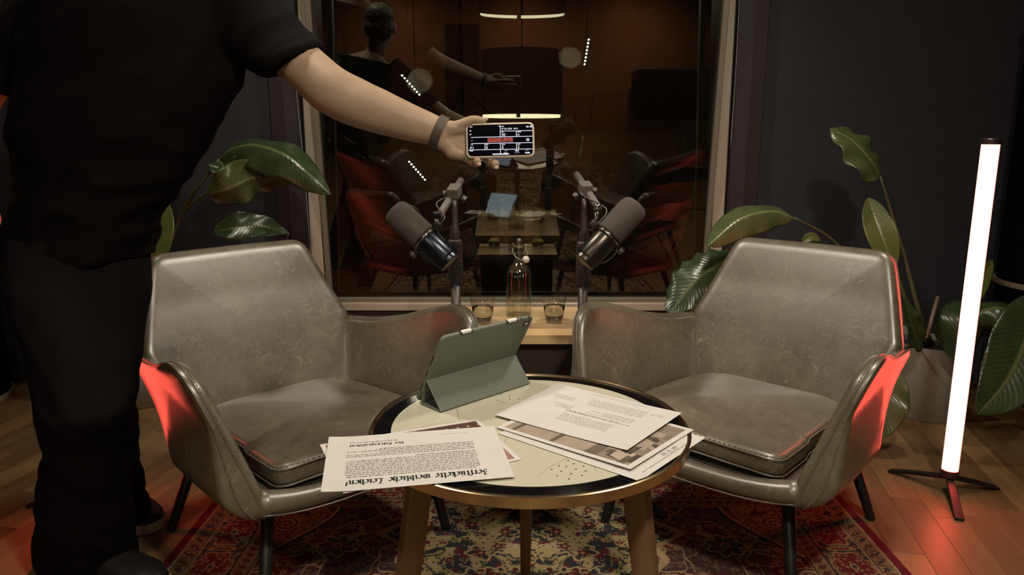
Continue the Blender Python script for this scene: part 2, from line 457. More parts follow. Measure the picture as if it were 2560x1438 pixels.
# window: frame, beads and panes
win = empty('window_1', (0, Y_BACK, WZ0)); struct(win)
def wpart(name, lo, hi, m, bev=.004):
    return MB().box((lo[0], lo[1] - Y_BACK, lo[2] - WZ0), (hi[0], hi[1] - Y_BACK, hi[2] - WZ0)).build(name, m, win, bevel=bev)
JW = .048
wpart('frame_jamb', (WX0, Y_BACK - .012, WZ0), (WX0 + JW, Y_BACK + .10, WZ1), 'frame_cream')
wpart('frame_jamb', (WX1 - JW, Y_BACK - .012, WZ0), (WX1, Y_BACK + .10, WZ1), 'frame_cream')
wpart('frame_rail', (WX0 + JW, Y_BACK - .012, WZ0), (WX1 - JW, Y_BACK + .10, WZ0 + .034), 'frame_cream')
wpart('frame_rail', (WX0 + JW, Y_BACK - .012, WZ1 - .05), (WX1 - JW, Y_BACK + .10, WZ1), 'frame_cream')
wpart('pane', (WX0 + JW - .005, Y_BACK + .082, WZ0 + .03), (WX1 - JW + .005, Y_BACK + .086, WZ1 - .045), 'window_glass', 0)
# inner sash, tipped open at the top
SASH = Matrix.Translation((0, .035, .036)) @ Matrix.Rotation(math.radians(6.3), 4, 'X')
def sash(name, lo, hi, m, bev=.003): return MB().box(lo, hi, SASH).build(name, m, win, bevel=bev)
SW, SH = .026, 2.20
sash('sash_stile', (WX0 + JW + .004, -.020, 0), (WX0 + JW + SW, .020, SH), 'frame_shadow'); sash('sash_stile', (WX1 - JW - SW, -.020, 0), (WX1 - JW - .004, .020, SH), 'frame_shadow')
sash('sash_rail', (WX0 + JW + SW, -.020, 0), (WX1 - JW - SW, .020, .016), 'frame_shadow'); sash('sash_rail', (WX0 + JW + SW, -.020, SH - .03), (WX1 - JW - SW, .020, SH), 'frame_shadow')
sash('pane', (WX0 + JW + SW - .004, -.002, .012), (WX1 - JW - SW + .004, .002, SH - .02), 'sash_glass', 0)
# dark blind channels on both sides of the window, with their cords
for i, (x0, x1) in enumerate(((WX0 - .125, WX0 - .006), (WX1 + .006, WX1 + .125))):
    t = struct(MB().box((x0, Y_BACK - .035, 0.0), (x1, Y_BACK - .001, Z_TOP)).build('trim_%d' % (i + 1), 'blind_channel', bevel=.003))
    xa = x0 + .055 if i == 0 else x0 + .004
    MB().box((xa, Y_BACK - .038, 0.02), (xa + .06, Y_BACK - .034, Z_TOP - .02)).build('channel_cover', 'blind_channel_light', t)
def cord(a, b, sag, label):
    P = [Vector(a).lerp(Vector(b), k / 14) + Vector((sag * math.sin(math.pi * k / 14), 0, 0)) for k in range(15)]
    tag(MB().tube(P, .0016, 6).build('blind_cord', 'cord_white', smooth=True), label, 'cord')
cord(WY(738, 200, Y_BACK - .045), WY(777, 650, Y_BACK - .045), .004, 'thin pale blind cord hanging left of the window beside the leaf')
cord(WY(1851, -60, Y_BACK - .045), WY(1826, 372, Y_BACK - .045), .003, 'short pale blind cord hanging right of the window frame')

# floor boards (shown wherever the rug leaves the floor free)
PL_A = math.radians(11.5); pd = Vector((math.sin(PL_A), math.cos(PL_A), 0)); pn = Vector((math.cos(PL_A), -math.sin(PL_A), 0))
RUG_X0, RUG_X1, RUG_Y0, RUG_Y1 = -0.867, 0.967, -0.35, 2.205
plank_me = {}
def plank_mesh(L):
    if L not in plank_me:
        bm = bmesh.new(); bmesh.ops.create_cube(bm, size=1.0)
        for v in bm.verts: v.co = Vector((v.co.x * .0841, v.co.y * (L - .0012), v.co.z * .007))
        bmesh.ops.bevel(bm, geom=[e for e in bm.edges if all(v.co.z > 0 for v in e.verts)], offset=.0008, segments=1, affect='EDGES')
        me = bpy.data.meshes.new('plank'); bm.to_mesh(me); bm.free(); me.materials.append(MATS['oak_floor']); plank_me[L] = me
    return plank_me[L]
nplank = 0; rows = range(-36, 37); lens = (.42, .55, .68)
for r in rows:
    s = -1.2 + random.random() * .5 + .0
    while s < 3.4:
        L = random.choice(lens); c = pn * (r * .0845 + .05) + pd * (s + L / 2); s += L
        if c.y < 1.30 or c.y > 3.05 or abs(c.x) > 2.45: continue
        e1, e2 = c + pd * L / 2, c - pd * L / 2
        inside = all(RUG_X0 + .1 < e.x < RUG_X1 - .1 and e.y < RUG_Y1 - .05 for e in (e1, e2))
        if inside or nplank >= 298: continue
        o = bpy.data.objects.new('plank', plank_mesh(L)); COL.objects.link(o); o.parent = flo
        o.location = (c.x, c.y, -.0037); o.rotation_euler = (0, 0, -PL_A); nplank += 1

# ------------------------------------------------------------------ the rug
def vnoise(x, y, seed):
    r = np.random.default_rng(seed); L = r.random((256, 256))
    xi = np.floor(x).astype(int); yi = np.floor(y).astype(int); fx = x - xi; fy = y - yi
    fx = fx * fx * (3 - 2 * fx); fy = fy * fy * (3 - 2 * fy)
    g = lambda a, b: L[a % 256, b % 256]
    return (g(xi, yi) * (1 - fx) + g(xi + 1, yi) * fx) * (1 - fy) + (g(xi, yi + 1) * (1 - fx) + g(xi + 1, yi + 1) * fx) * fy
def cells(x, y, seed):
    """distance to the nearest jittered point, its angle and a random value"""
    r = np.random.default_rng(seed); J = r.random((128, 128, 3)); best = np.full(x.shape, 9.); ang = np.zeros(x.shape); val = np.zeros(x.shape)
    xi = np.floor(x).astype(int); yi = np.floor(y).astype(int)
    for dx in (-1, 0, 1):
        for dy in (-1, 0, 1):
            q = J[(xi + dx) % 128, (yi + dy) % 128]; px = xi + dx + .15 + .7 * q[..., 0]; py = yi + dy + .15 + .7 * q[..., 1]
            d = np.hypot(x - px, y - py); m = d < best
            best = np.where(m, d, best); ang = np.where(m, np.arctan2(y - py, x - px), ang); val = np.where(m, q[..., 2], val)
    return best, ang, val
def rug_colours(u, v):
    MAROON, RED, BEIGE, CREAM, OLIVE, NAVY, BROWN = [np.array(c) for c in (
        (.105, .022, .020), (.15, .024, .028), (.34, .235, .125), (.44, .33, .19), (.33, .26, .115), (.034, .034, .036), (.085, .045, .025))]
    au = np.abs(u); col = np.zeros(u.shape + (3,)); hw = (RUG_X1 - RUG_X0) / 2; hl = (RUG_Y1 - RUG_Y0) / 2
    d = np.minimum(hw - au, hl - np.abs(v))
    along = np.where(hw - au < hl - np.abs(v), v, u)
    wx = (vnoise(au * 22, v * 22, 1) - .5) * .05; wy = (vnoise(au * 22, v * 22, 2) - .5) * .05
    def put(mask, c, a=1.):
        col[mask] = col[mask] * (1 - a) + c * a
    # --- field
    put(np.ones(u.shape, bool), MAROON)
    fd, fa, fv = cells(au * 40 + wx * 20, v * 40 + wy * 20, 3)
    petal = .30 + .10 * np.cos(fa * 5)
    put((fd < petal) & (fv > .25), BEIGE * .82); put((fd < petal * .45) & (fv > .25), MAROON * 1.2)
    fd2, fa2, fv2 = cells(au * 85, v * 85, 4)
    put((fd2 < .30) & (fv2 > .62), BEIGE * .7); put((fd2 < .33) & (fv2 < .18), NAVY)
    put(vnoise(au * 9, v * 9, 31) > .70, NAVY * 1.1, .55)
    for s_, sc_, w_ in ((5, 11, .022), (6, 17, .020)):
        r = np.abs(vnoise((au + wx) * sc_, (v + wy) * sc_, s_) - .5)
        put(r < w_, BEIGE * .95)
    # large palmettes in rows on the field
    def flower(cu, cv, R, lobes, ring, core, fill):
        rr = np.hypot(au - cu, v - cv); a = np.arctan2(v - cv, au - cu); e = R * (1 + .16 * np.cos(lobes * a))
        put(rr < e, ring); put(rr < e * .84, fill); put((rr < e * .84) & (np.abs(np.sin(a * lobes / 2 + rr * 30)) < .22), ring * .8)
        put(rr < e * .42, core); put(rr < e * .26, ring); put(rr < e * .13, fill)
    for cv in np.arange(-1.2, 1.3, .34):
        flower(.50, cv, .050, 7, BEIGE, RED, NAVY * 1.3); flower(.36, cv + .17, .042, 6, CREAM * .9, NAVY, RED); flower(.60, cv + .17, .036, 5, BEIGE * .9, RED * .8, MAROON * .6)
    # central medallion: olive and cream blossoms on dark ground
    mr = au / .34 + .10 * np.sin(v * 19) + .06 * np.sin(v * 47); inside = mr < 1
    put(inside, NAVY)
    n1 = vnoise((au + wx) * 36 + 9, (v + wy) * 36, 8); n2 = vnoise((au + wx) * 80, (v + wy) * 80, 9)
    put(inside & (n1 + .35 * n2 > .70), OLIVE); put(inside & (n1 + .35 * n2 > .94), CREAM * .85)
    put(inside & (np.abs(n1 - .42) < .035), OLIVE * .9)
    put(inside & (vnoise(au * 48 + 3, v * 48, 12) > .78), RED * .8)
    put(inside & (fd2 < .28) & (fv2 > .5), NAVY); put(inside & (fd2 < .22) & (fv2 < .3), CREAM * .8)
    md, ma, mv = cells(au * 9, v * 9, 14); put(inside & (np.abs(md - .30 - .05 * np.cos(ma * 6)) < .035), CREAM * .8); put(inside & (md < .12 + .03 * np.cos(ma * 5)), RED * .7); put(inside & (md < .05), CREAM * .7)
    put(np.abs(mr - 1) < .035, BEIGE)
    # beige spandrels with spirals against the border
    sp_ = .62 + .09 * np.cos(v * 2 * math.pi / .75 + .6); span = au > sp_
    put(span, BEIGE * .80); put(span & (fd2 < .34) & (fv2 > .45), RED * .9); put(span & (np.abs(vnoise((au + wx) * 26, (v + wy) * 26, 16) - .5) < .05), BROWN)
    put(np.abs(au - sp_) < .007, NAVY); put(np.abs(au - sp_ - .010) < .004, CREAM)
    for cv in np.arange(-1.3, 1.4, .25):
        rr = np.hypot(au - .665, v - cv); a = np.arctan2(v - cv, au - .665)
        w = np.mod(a / (2 * math.pi) + rr / .016, 1); put((rr < .040) & (w < .42), BROWN); put((rr < .040) & (w >= .42), CREAM * .8)
    # --- borders, from the field outwards
    def band(lo, hi, c): 
        m = (d >= lo) & (d < hi); put(m, c); return m
    m = band(.185, .225, BEIGE * .62); w = np.mod(along / .028, 1); put(m & (np.hypot((w - .5) * .028, d - .205) < .009), MAROON); put(m & (np.abs(d - .205 - .011 * np.sin(along * 224)) < .003), BROWN)
    band(.180, .185, NAVY); band(.225, .230, NAVY); band(.2295, .2325, CREAM * .8)
    m = band(.072, .180, NAVY * 1.1)
    per = .165; ph = np.mod(along / per, 1) - .5; e = np.hypot(ph * per / .062, (d - .126) / .043) * (1 + .10 * np.cos(8 * np.arctan2(d - .126, ph * per)))
    put(m & (np.abs(vnoise(along * 60, d * 60, 21) - .5) < .09), BEIGE * .8); put(m & (fd2 < .3) & (fv2 > .5), BEIGE * .6)
    put(m & (e < 1.12), BEIGE * .85); put(m & (e < 1.0), RED * .95)
    fd3, fa3, fv3 = cells(along * 75, d * 75, 23); put(m & (e < .92) & (fd3 < .34 + .08 * np.cos(5 * fa3)) & (fv3 > .35), BEIGE * .85); put(m & (e < .24), CREAM * .7); put(m & (e < .13), NAVY)
    put(m & (np.abs(ph) > .44) & (np.abs(d - .126) < .036 * (1 - 0 * ph)), OLIVE * .75); put(m & (np.abs(ph) > .475) & (np.abs(d - .126) < .022), RED * .8)
    m = band(.030, .072, BEIGE * .55); w = np.mod(along / .034, 1); put(m & (np.abs(d - .051 - .012 * np.sin(along * 185)) < .0045), MAROON); put(m & (np.hypot((w - .5) * .034, (d - .051)) < .0075), NAVY); put(m & (fd2 < .25) & (fv2 > .6), CREAM * .7)
    band(.069, .072, NAVY); band(.072, .0755, CREAM * .75)
    band(.026, .031, CREAM * .72); band(-1, .024, np.array((.125, .012, .022)))
    col *= (.85 + .3 * vnoise(u * 6, v * 6, 40))[..., None]
    return np.clip(col, .003, .6)
def make_rug():
    xs = np.linspace(RUG_X0, RUG_X1, 860)
    ys = np.r_[np.linspace(RUG_Y0, 1.30, 60), np.linspace(1.30, RUG_Y1, 500)[1:]]
    X, Y = np.meshgrid(xs, ys, indexing='ij'); nx, ny = X.shape
    hwx = (RUG_X0 + RUG_X1) / 2; hwy = (RUG_Y0 + RUG_Y1) / 2
    Cc = rug_colours(X - hwx, Y - hwy)
    Z = .0065 + .0012 * rng.random(X.shape); edge = np.minimum(np.minimum(X - RUG_X0, RUG_X1 - X), np.minimum(Y - RUG_Y0, RUG_Y1 - Y)); Z = np.where(edge < .001, 0.0005, Z)
    me = bpy.data.meshes.new('rug'); n = nx * ny
    idx = np.arange(n).reshape(nx, ny); Q = np.stack([idx[:-1, :-1], idx[1:, :-1], idx[1:, 1:], idx[:-1, 1:]], -1).reshape(-1, 4)
    me.vertices.add(n); me.vertices.foreach_set('co', np.stack([X, Y, Z], -1).ravel())
    me.loops.add(Q.size); me.loops.foreach_set('vertex_index', Q.ravel()); me.polygons.add(len(Q))
    me.polygons.foreach_set('loop_start', np.arange(0, Q.size, 4)); me.update(calc_edges=True); me.validate()
    ca = me.color_attributes.new('Col', 'FLOAT_COLOR', 'POINT'); ca.data.foreach_set('color', np.concatenate([Cc, np.ones(Cc.shape[:2] + (1,))], -1).ravel())
    tag(link('persian_rug', me, 'rug_pile'), 'wine-red patterned rug with beige borders under the chairs and round table', 'rug')
make_rug()

# ================================================================== ARMCHAIRS
def make_chair():
    root = empty('armchair')
    # backrest: six-sided padded panel leaning back
    lean = .50; nrm = Vector((0, -1, lean)).normalized()
    def yb(x, z): return .163 + lean * (z - .33) + .028 * (1 - min(1, (x / .30) ** 2)) - .008 * max(0, (z - .60)) / .12
    def mb_(x, z, h): return (x, yb(x, z) + nrm.y * h, z + nrm.z * h)
    oc = [(-.24, .27), (.24, .27), (.304, .500), (.226, .732), (-.226, .732), (-.304, .500)]
    ol = resample(round_poly(oc, [.05, .05, .05, .055, .055, .05], 8), 132)
    V, F = pad(ol, mb_, .034, .030, .040, .004, .01, .80, 10, 16, (0, .5))
    back = fix_normals(mesh('backrest', V, F, 'worn_leather', root, True))
    def seam(name, pts2, mapf, h, parent, r=.0022, closed=True, m='worn_leather'):
        return MB().tube([mapf(p[0], p[1], h) for p in pts2], r, 6, closed=closed).build(name, m, parent, True)
    def inset(P, d):
        P = np.array(P); t = np.roll(P, -1, 0) - np.roll(P, 1, 0); t /= np.linalg.norm(t, axis=1)[:, None]
        return P + np.stack([-t[:, 1], t[:, 0]], 1) * d
    seam('seam', inset(ol, .0006), mb_, -.004, back, .0020)
    # armrests: shells that rise to the front
    for sx in (-1, 1):
        def ma(y, z, h, sx=sx):
            x = .262 + .335 * (z - .25) - .085 * (y + .2)
            if h < 0:          # the outer shell stands upright and tucks under towards the floor
                xo = max(x + .014, .354 - .055 * (y + .18) - .085 * max(0, (.345 - z) / .09) ** 2 - .17 * max(0, y + .06) * max(0, (.52 - z) / .15)); t = min(1.3, -h / .020)
                return (sx * (x * (1 - t) + xo * t), y, z)
            return (sx * (x - h), y, z)
        pts = [(.19, .275), (.245, .38), (.268, .485), (.215, .502), (.12, .513), (.0, .540), (-.115, .578), (-.198, .592), (-.252, .572), (-.284, .520), (-.314, .41), (-.338, .315), (-.328, .270), (-.25, .250), (.0, .250)]
        oa = resample(catmull(pts, 6, True), 120)
        if sx < 0: oa = oa[::-1]
        V, F = pad(oa, ma, .024, .020, .022, .010, .004, .70, 12, 14, (-.03, .42))
        arm = fix_normals(mesh('armrest', V, F, 'worn_leather', root, True))
        oin = inset(oa, .017 if sx > 0 else -.017) if False else oa
        seam('seam', oa, ma, .004, arm, .0020); seam('seam', oa, ma, -.011, arm, .0020)
        # pale stitches along the inner seam
        st = MB(); L = resample(oa, 190)
        for k in range(0, 190, 1):
            p, q = L[k], L[(k + 1) % 190]
            st.tube([ma(p[0], p[1], .0085), ma(p[0] * .4 + q[0] * .6, p[1] * .4 + q[1] * .6, .0085)], .0011, 4)
        st.build('stitching', 'leather_thread', arm)
    # seat base with a rolled front rail
    ob = resample(round_poly([(-.262, -.318), (.262, -.318), (.245, .26), (-.245, .26)], [.05, .05, .07, .07], 8), 96)
    V, F = pad(ob, lambda x, y, h: (x, y, .278 + h), .018, .028, .02, 0, 0, .6, 5, 8)
    base = fix_normals(mesh('seat_base', V, F, 'worn_leather', root, True))
    P = [(x, -.318 - .022 * (1 - (x / .27) ** 2), .280 + .016 * (x / .27) ** 4) for x in np.linspace(-.285, .285, 27)]
    rail = MB().tube(P, [.022 + .006 * (abs(p[0]) / .27) ** 3 for p in P], 18).build('front_rail', 'worn_leather', root, True)
    MB().tube([(p[0], p[1] - .021, p[2] - .020) for p in P], .0022, 6).build('seam', 'worn_leather', rail, True)
    # loose seat cushion
    oc2 = resample(round_poly([(-.232, -.312), (-.12, -.326), (.12, -.326), (.232, -.312), (.222, .05), (.185, .215), (-.185, .215), (-.222, .05)], [.04, .2, .2, .04, .2, .08, .08, .2], 8), 128)
    def mc(x, y, h): return (x, y, .340 - .030 * (y + .31) + h - .012 * (abs(x) / .25) ** 3 * (y < -.15))
    V, F = pad(oc2, mc, .027, .026, .030, .026, 0, .66, 12, 16, (0, -.09))
    cu = fix_normals(mesh('seat_cushion', V, F, 'worn_leather', root, True))
    seam('seam', inset(oc2, -.0008), mc, .019, cu, .0026); seam('seam', inset(oc2, -.0008), mc, -.019, cu, .0024)
    st = MB(); L = resample(inset(oc2, .004), 150)
    for k in range(150):
        p, q = L[k], L[(k + 1) % 150]; st.tube([mc(p[0], p[1], .0225), mc(p[0] * .4 + q[0] * .6, p[1] * .4 + q[1] * .6, .0225)], .0011, 4)
    st.build('stitching', 'leather_thread', cu)
    # four splayed legs
    for sx in (-1, 1):
        for sy in (-1, 1):
            top = (sx * (.215 if sy < 0 else .185), -.225 if sy < 0 else .19, .285); foot = (sx * .263, sy * .263, .0)
            d = Vector(foot) - Vector(top)
            MB().tube([top, Vector(top) + d * .97, foot], [.0165, .0125, .0122], 14).build('leg', 'black_steel', root, True)
    return root
CH_L = make_chair()
CH_L.location = (-.548, 1.856, 0); CH_L.rotation_euler = (0, 0, math.radians(44.9))
CH_R = copy_tree(CH_L); CH_R.location = (.625, 1.904, 0); CH_R.rotation_euler = (0, 0, math.radians(-43.1))
tag(CH_L, 'worn grey leather armchair beside the standing person, left of the round table', 'armchair', 'grey leather armchairs on the rug')
tag(CH_R, 'worn grey leather armchair beside the glowing tube, right of the round table', 'armchair', 'grey leather armchairs on the rug')

# ================================================================== ROUND COFFEE TABLE
TZ = .513; TC = Vector((.032, 1.338, 0)); TR = .298
tb = empty('coffee_table', TC); tag(tb, 'round coffee table with brass rim, cream glass top and three wooden legs', 'table')
def ringmesh(prof, n=128): return MB().lathe(prof, n, None, True)
shade_angle(ringmesh([(TR - .012, TZ - .017), (TR, TZ - .017), (TR + .001, TZ + .0015), (TR - .002, TZ + .003), (TR - .0055, TZ + .003), (TR - .0075, TZ + .001), (TR - .012, TZ - .006)]).build('rim', 'brass_rim', tb), 30)
MB().lathe([(0.001, TZ - .012), (TR - .010, TZ - .012), (TR - .010, TZ - .0012), (0.001, TZ - .0012)], 128).build('underlay', 'black_gloss', tb)
top = MB().lathe([(0.001, TZ - .0011), (.257, TZ - .0011), (.2575, TZ - .0004), (.257, TZ), (0.001, TZ)], 128).build('glass_top', 'cream_glass', tb)
dots = MB()
for px, py in ((1421, 1152), (1434, 1160), (1450, 1154), (1397, 1165), (1416, 1167), (1459, 1166), (1379, 1174), (1403, 1179), (1440, 1173), (1464, 1178), (1428, 1185), (1393, 1190), (1455, 1189), (1422, 1198), (1274, 991), (1274, 998), (1296, 998), (1252, 986)):
    g = G(px, py, TZ) - TC; dots.lathe([(.0004, g.z + .0001), (.0017, g.z + .0001), (.0017, g.z + .0003), (.0004, g.z + .0003)], 10, Matrix.Translation((g.x, g.y, 0)))
dots.build('dot_print', 'print_ink', top)['kind'] = 'stuff'
ln = MB()
def pline(pts):
    P = [G(x, y, TZ + .0002) - TC for x, y in pts]; P = [p for p in P if p.xy.length < .255]
    if len(P) > 1: ln.tube(catmull(P, 6), .0005, 4)
pline([(1308, 1215), (1345, 1190), (1375, 1168), (1410, 1150), (1440, 1138)]); pline([(1480, 1158), (1492, 1180), (1500, 1215)])
pline([(1142, 1022), (1146, 1040), (1152, 1056)]); pline([(1262, 1210), (1275, 1225)]); pline([(1240, 1000), (1265, 1008), (1300, 1006), (1330, 996)])
pline([(1270, 1090), (1255, 1120), (1265, 1160)]); pline([(1000, 1100), (1040, 1075), (1090, 1060), (1140, 1056)])
ln.build('line_print', 'table_line', top)['kind'] = 'stuff'
for a in (207, 327, 90):
    r = math.radians(a); d = Vector((math.cos(r), math.sin(r), 0)); t = Vector((-d.y, d.x, 0)); P0 = d * .212 + Vector((0, 0, TZ - .012)); P1 = d * .285 + Vector((0, 0, .0078))
    m_ = MB(); V = []
    for (p, wr, wt) in ((P0, .023, .0155), (P0.lerp(P1, .5), .021, .0145), (P1, .014, .0115)):
        V += [p + d * (wr * i) + t * (wt * j) for i, j in ((-1, -1), (1, -1), (1, 1), (-1, 1))]
    m_.add(V, [(3, 2, 1, 0), (8, 9, 10, 11)] + [(b + i, b + (i + 1) % 4, b + 4 + (i + 1) % 4, b + 4 + i) for b in (0, 4) for i in range(4)])
    shade_angle(m_.build('leg', 'beech_leg', tb, bevel=.005), 40)

# ================================================================== PAPERS ON THE TABLE
class Sheet:
    def __init__(s, name, label, cat, O, ex, w, h, z, bend=None, m='paper_white', group=None):
        s.O = Vector((O[0], O[1], 0)); e = Vector((ex[0], ex[1], 0)).normalized(); s.ex = e; s.ey = Vector((e.y, -e.x, 0)); s.w, s.h, s.z, s.bend = w, h, z, bend
        nx, ny = 26, 18; V = []; F = []
        for dz in (0, .00035):
            for i in range(nx + 1):
                for j in range(ny + 1): V.append(s.at(w * i / nx, h * j / ny, dz))
        n1 = (nx + 1) * (ny + 1); ix = lambda i, j, k: k * n1 + i * (ny + 1) + j
        for i in range(nx):
            for j in range(ny):
                F.append((ix(i, j, 0), ix(i, j + 1, 0), ix(i + 1, j + 1, 0), ix(i + 1, j, 0))); F.append((ix(i, j, 1), ix(i + 1, j, 1), ix(i + 1, j + 1, 1), ix(i, j + 1, 1)))
        for i in range(nx):
            for j, fl in ((0, 0), (ny, 1)): F.append((ix(i, j, 0), ix(i + 1, j, 0), ix(i + 1, j, 1), ix(i, j, 1)))
        for j in range(ny):
            for i in (0, nx): F.append((ix(i, j, 0), ix(i, j + 1, 0), ix(i, j + 1, 1), ix(i, j, 1)))
        s.o = fix_normals(mesh(name, V, F, m, None, True)); tag(s.o, label, cat, group)
        shade_angle(s.o, 50)
    def at(s, a, b, dz=0):
        p = s.O + s.ex * a + s.ey * b; return Vector((p.x, p.y, s.z + dz + (s.bend(a / s.w, b / s.h) if s.bend else 0)))
    def quads(s, name, Q, m, dz=.0006):
        V = []; F = []
        for q in Q:
            k = len(V); V += [s.at(a, b, dz) for a, b in q]; F.append(tuple(range(k, k + len(q))))
        o = mesh(name, V, F, m, s.o); return o
    def picture(s, name, margin, fn, dz=.0005, n=150):
        a0, a1, b0, b1 = margin, s.w - margin, margin, s.h - margin; nb = int(n * (b1 - b0) / (a1 - a0))
        V = [s.at(a0 + (a1 - a0) * i / n, b0 + (b1 - b0) * j / nb, dz) for i in range(n + 1) for j in range(nb + 1)]
        F = [(i * (nb + 1) + j, (i + 1) * (nb + 1) + j, (i + 1) * (nb + 1) + j + 1, i * (nb + 1) + j + 1) for i in range(n) for j in range(nb)]
        o = mesh(name, V, F, 'photo_print', s.o)
        I, J = np.meshgrid(np.linspace(0, 1, n + 1), np.linspace(0, 1, nb + 1), indexing='ij'); c = fn(I, J)
        ca = o.data.color_attributes.new('Col', 'FLOAT_COLOR', 'POINT'); ca.data.foreach_set('color', np.concatenate([c, np.ones(c.shape[:2] + (1,))], -1).ravel())
def bar_text(lines, seed, thick=.0007):
    """illegible rows of small print: strokes grouped into words. lines: (s0, s1, t_base, x_height)"""
    r = random.Random(seed); Q = []
    for s0, s1, tb_, xh in lines:
        a = s0
        while a < s1 - xh:
            n = r.randint(2, 9)
            for _ in range(n):
                if a > s1 - xh * .4: break
                hgt = xh * r.choice((1, 1, 1, 1.55, 1, 1.5)); dsc = xh * r.choice((0, 0, 0, 0, .4)); w = thick * r.uniform(.8, 1.3)
                Q.append([(a, tb_ + dsc), (a + w, tb_ + dsc), (a + w + xh * .1, tb_ - hgt), (a + xh * .1, tb_ - hgt)])
                if r.random() < .5: Q.append([(a, tb_), (a + xh * .5, tb_), (a + xh * .5, tb_ - thick * .7), (a, tb_ - thick * .7)])
                if r.random() < .35: Q.append([(a, tb_ - xh + thick * .7), (a + xh * .5, tb_ - xh + thick * .7), (a + xh * .5, tb_ - xh), (a, tb_ - xh)])
                a += xh * r.uniform(.42, .62)
            a += xh * .65
    return Q
# blackletter drawn with a broad nib
FR = {
 'Z': (2.4, [[(0, 5), (.8, 5.8), (1.8, 5.2), (1.1, 3.4), (.3, 3), (1.5, 2.7), (1.9, 1.4), (1.1, 0), (0, .5)]]),
 'L': (2.8, [[(.2, 5), (1, 5.8), (1.6, 5), (.9, 3.5), (.9, 1.4), (.2, .4), (1, .6), (2, 0), (2.6, .6)]]),
 'D': (3.0, [[(0, 4.6), (.8, 5.8), (2.2, 5), (2.6, 2.5), (1.6, 0), (.5, .6), (.5, 4.6)]]),
 'P': (2.6, [[(.5, 5.6), (.5, 0)], [(0, 5), (1.2, 5.8), (2, 5), (2, 3.4), (1.2, 2.8), (.5, 3.2)]]),
 'e': (1.8, [[(1.4, .4), (.6, 0), (0, .6), (0, 3.3), (.8, 4), (1.4, 3.2), (0, 2)]]),
 'r': (1.7, [[(0, 4), (.3, 3.6), (.3, .4), (.7, 0)], [(.3, 3.4), (1.1, 4), (1.5, 3.5)]]),
 's': (1.4, [[(.1, -.9), (.3, 0), (.3, 4.8), (.9, 5.6), (1.5, 5.1)]]),
 't': (1.5, [[(.3, 5), (.3, .5), (.8, 0), (1.3, .4)], [(-.2, 4), (1.1, 4)]]),
 'u': (2.4, [[(0, 4), (.3, 3.6), (.3, .5), (.8, 0), (1.5, .8)], [(1.5, 4), (1.5, .4), (2.0, 0)]]),
 'U': (2.4, [[(0, 4), (.3, 3.6), (.3, .5), (.8, 0), (1.5, .8)], [(1.5, 4), (1.5, .4), (2.0, 0)], [(.4, 5.3), (.5, 5.2)], [(1.4, 5.3), (1.5, 5.2)]]),
 'c': (1.6, [[(1.3, .3), (.6, 0), (0, .6), (0, 3.3), (.8, 4), (1.3, 3.6)]]),
 'k': (1.9, [[(.3, 5.8), (.3, .4), (.7, 0)], [(.3, 3), (1.1, 4), (1.4, 3.4), (.4, 2.4), (1.2, .3), (1.7, 0)]]),
 'l': (1.2, [[(.3, 5.8), (.3, .4), (.8, 0)]]),
 'w': (3.4, [[(0, 4), (.3, 3.5), (.3, .5), (.9, 0), (1.5, .6)], [(1.5, 4.3), (1.5, .5), (2.1, 0), (2.8, .8), (2.8, 3), (2.2, 4)]]),
 'i': (1.2, [[(0, 4), (.3, 3.6), (.3, .4), (.8, 0)], [(.3, 5.3), (.4, 5.2)]]),
 'b': (2.1, [[(.3, 5.8), (.3, .5), (.9, 0), (1.6, .7), (1.6, 3.2), (.9, 4), (.3, 3.3)]]),
 'h': (2.1, [[(.3, 5.8), (.3, .4), (.6, 0)], [(.3, 3.2), (1.1, 4), (1.6, 3.3), (1.6, 0), (1.0, -1.2)]]),
 'n': (2.4, [[(0, 4), (.3, 3.6), (.3, .4), (.6, 0)], [(.3, 3.3), (1.2, 4), (1.6, 3.4), (1.6, .5), (2.1, 0)]]),
 'o': (2.1, [[(.9, 0), (.1, .6), (.1, 3.2), (.9, 4), (1.7, 3.3), (1.7, .7), (.9, 0)]]),
 'z': (1.7, [[(0, 3.6), (.8, 4), (1.4, 3.4), (.5, 2.4), (1.3, 1.6), (1.2, .2), (.4, -.8)]]),
 'p': (2.1, [[(.3, 4.3), (.3, -1.5)], [(.3, 3.4), (1.2, 4), (1.7, 3.2), (1.7, .7), (1, 0), (.3, .6)]]),
 'A': (2.3, [[(.2, 3.6), (.9, 4), (1.6, 3.4), (1.6, .4), (2.1, 0)], [(1.6, 2.2), (.5, 1.8), (.2, .6), (.8, 0), (1.6, .8)], [(.5, 5.3), (.6, 5.2)], [(1.5, 5.3), (1.6, 5.2)]]),
 'd': (2.1, [[(.3, 5.6), (1.3, 4.2), (1.7, 3), (1.7, .8), (.9, 0), (.1, .7), (.1, 3), (.9, 3.8), (1.5, 3.2)]]),
 '!': (1.2, [[(.5, 5.8), (.4, 1.6)], [(.4, .4), (.5, .3)]]), ' ': (1.6, [])}
def fraktur(text, s0, s1, tb_, unit_h):
    """text between s0 and s1 on base line tb_; returns quads in sheet coordinates (t grows down the page)"""
    tot = sum(FR[c][0] + .35 for c in text); ux = (s1 - s0) / tot; uy = unit_h; x = 0; Q = []
    nx, ny = .42, .34
    for c in text:
        w, strokes = FR[c]
        for st in strokes:
            for a, b in zip(st[:-1], st[1:]):
                pts = [(a[0] - nx, a[1] - ny), (a[0] + nx, a[1] + ny), (b[0] + nx, b[1] + ny), (b[0] - nx, b[1] - ny)]
                Q.append([(s0 + (x + p[0]) * ux, tb_ - p[1] * uy) for p in pts])
        x += w + .35
    return Q
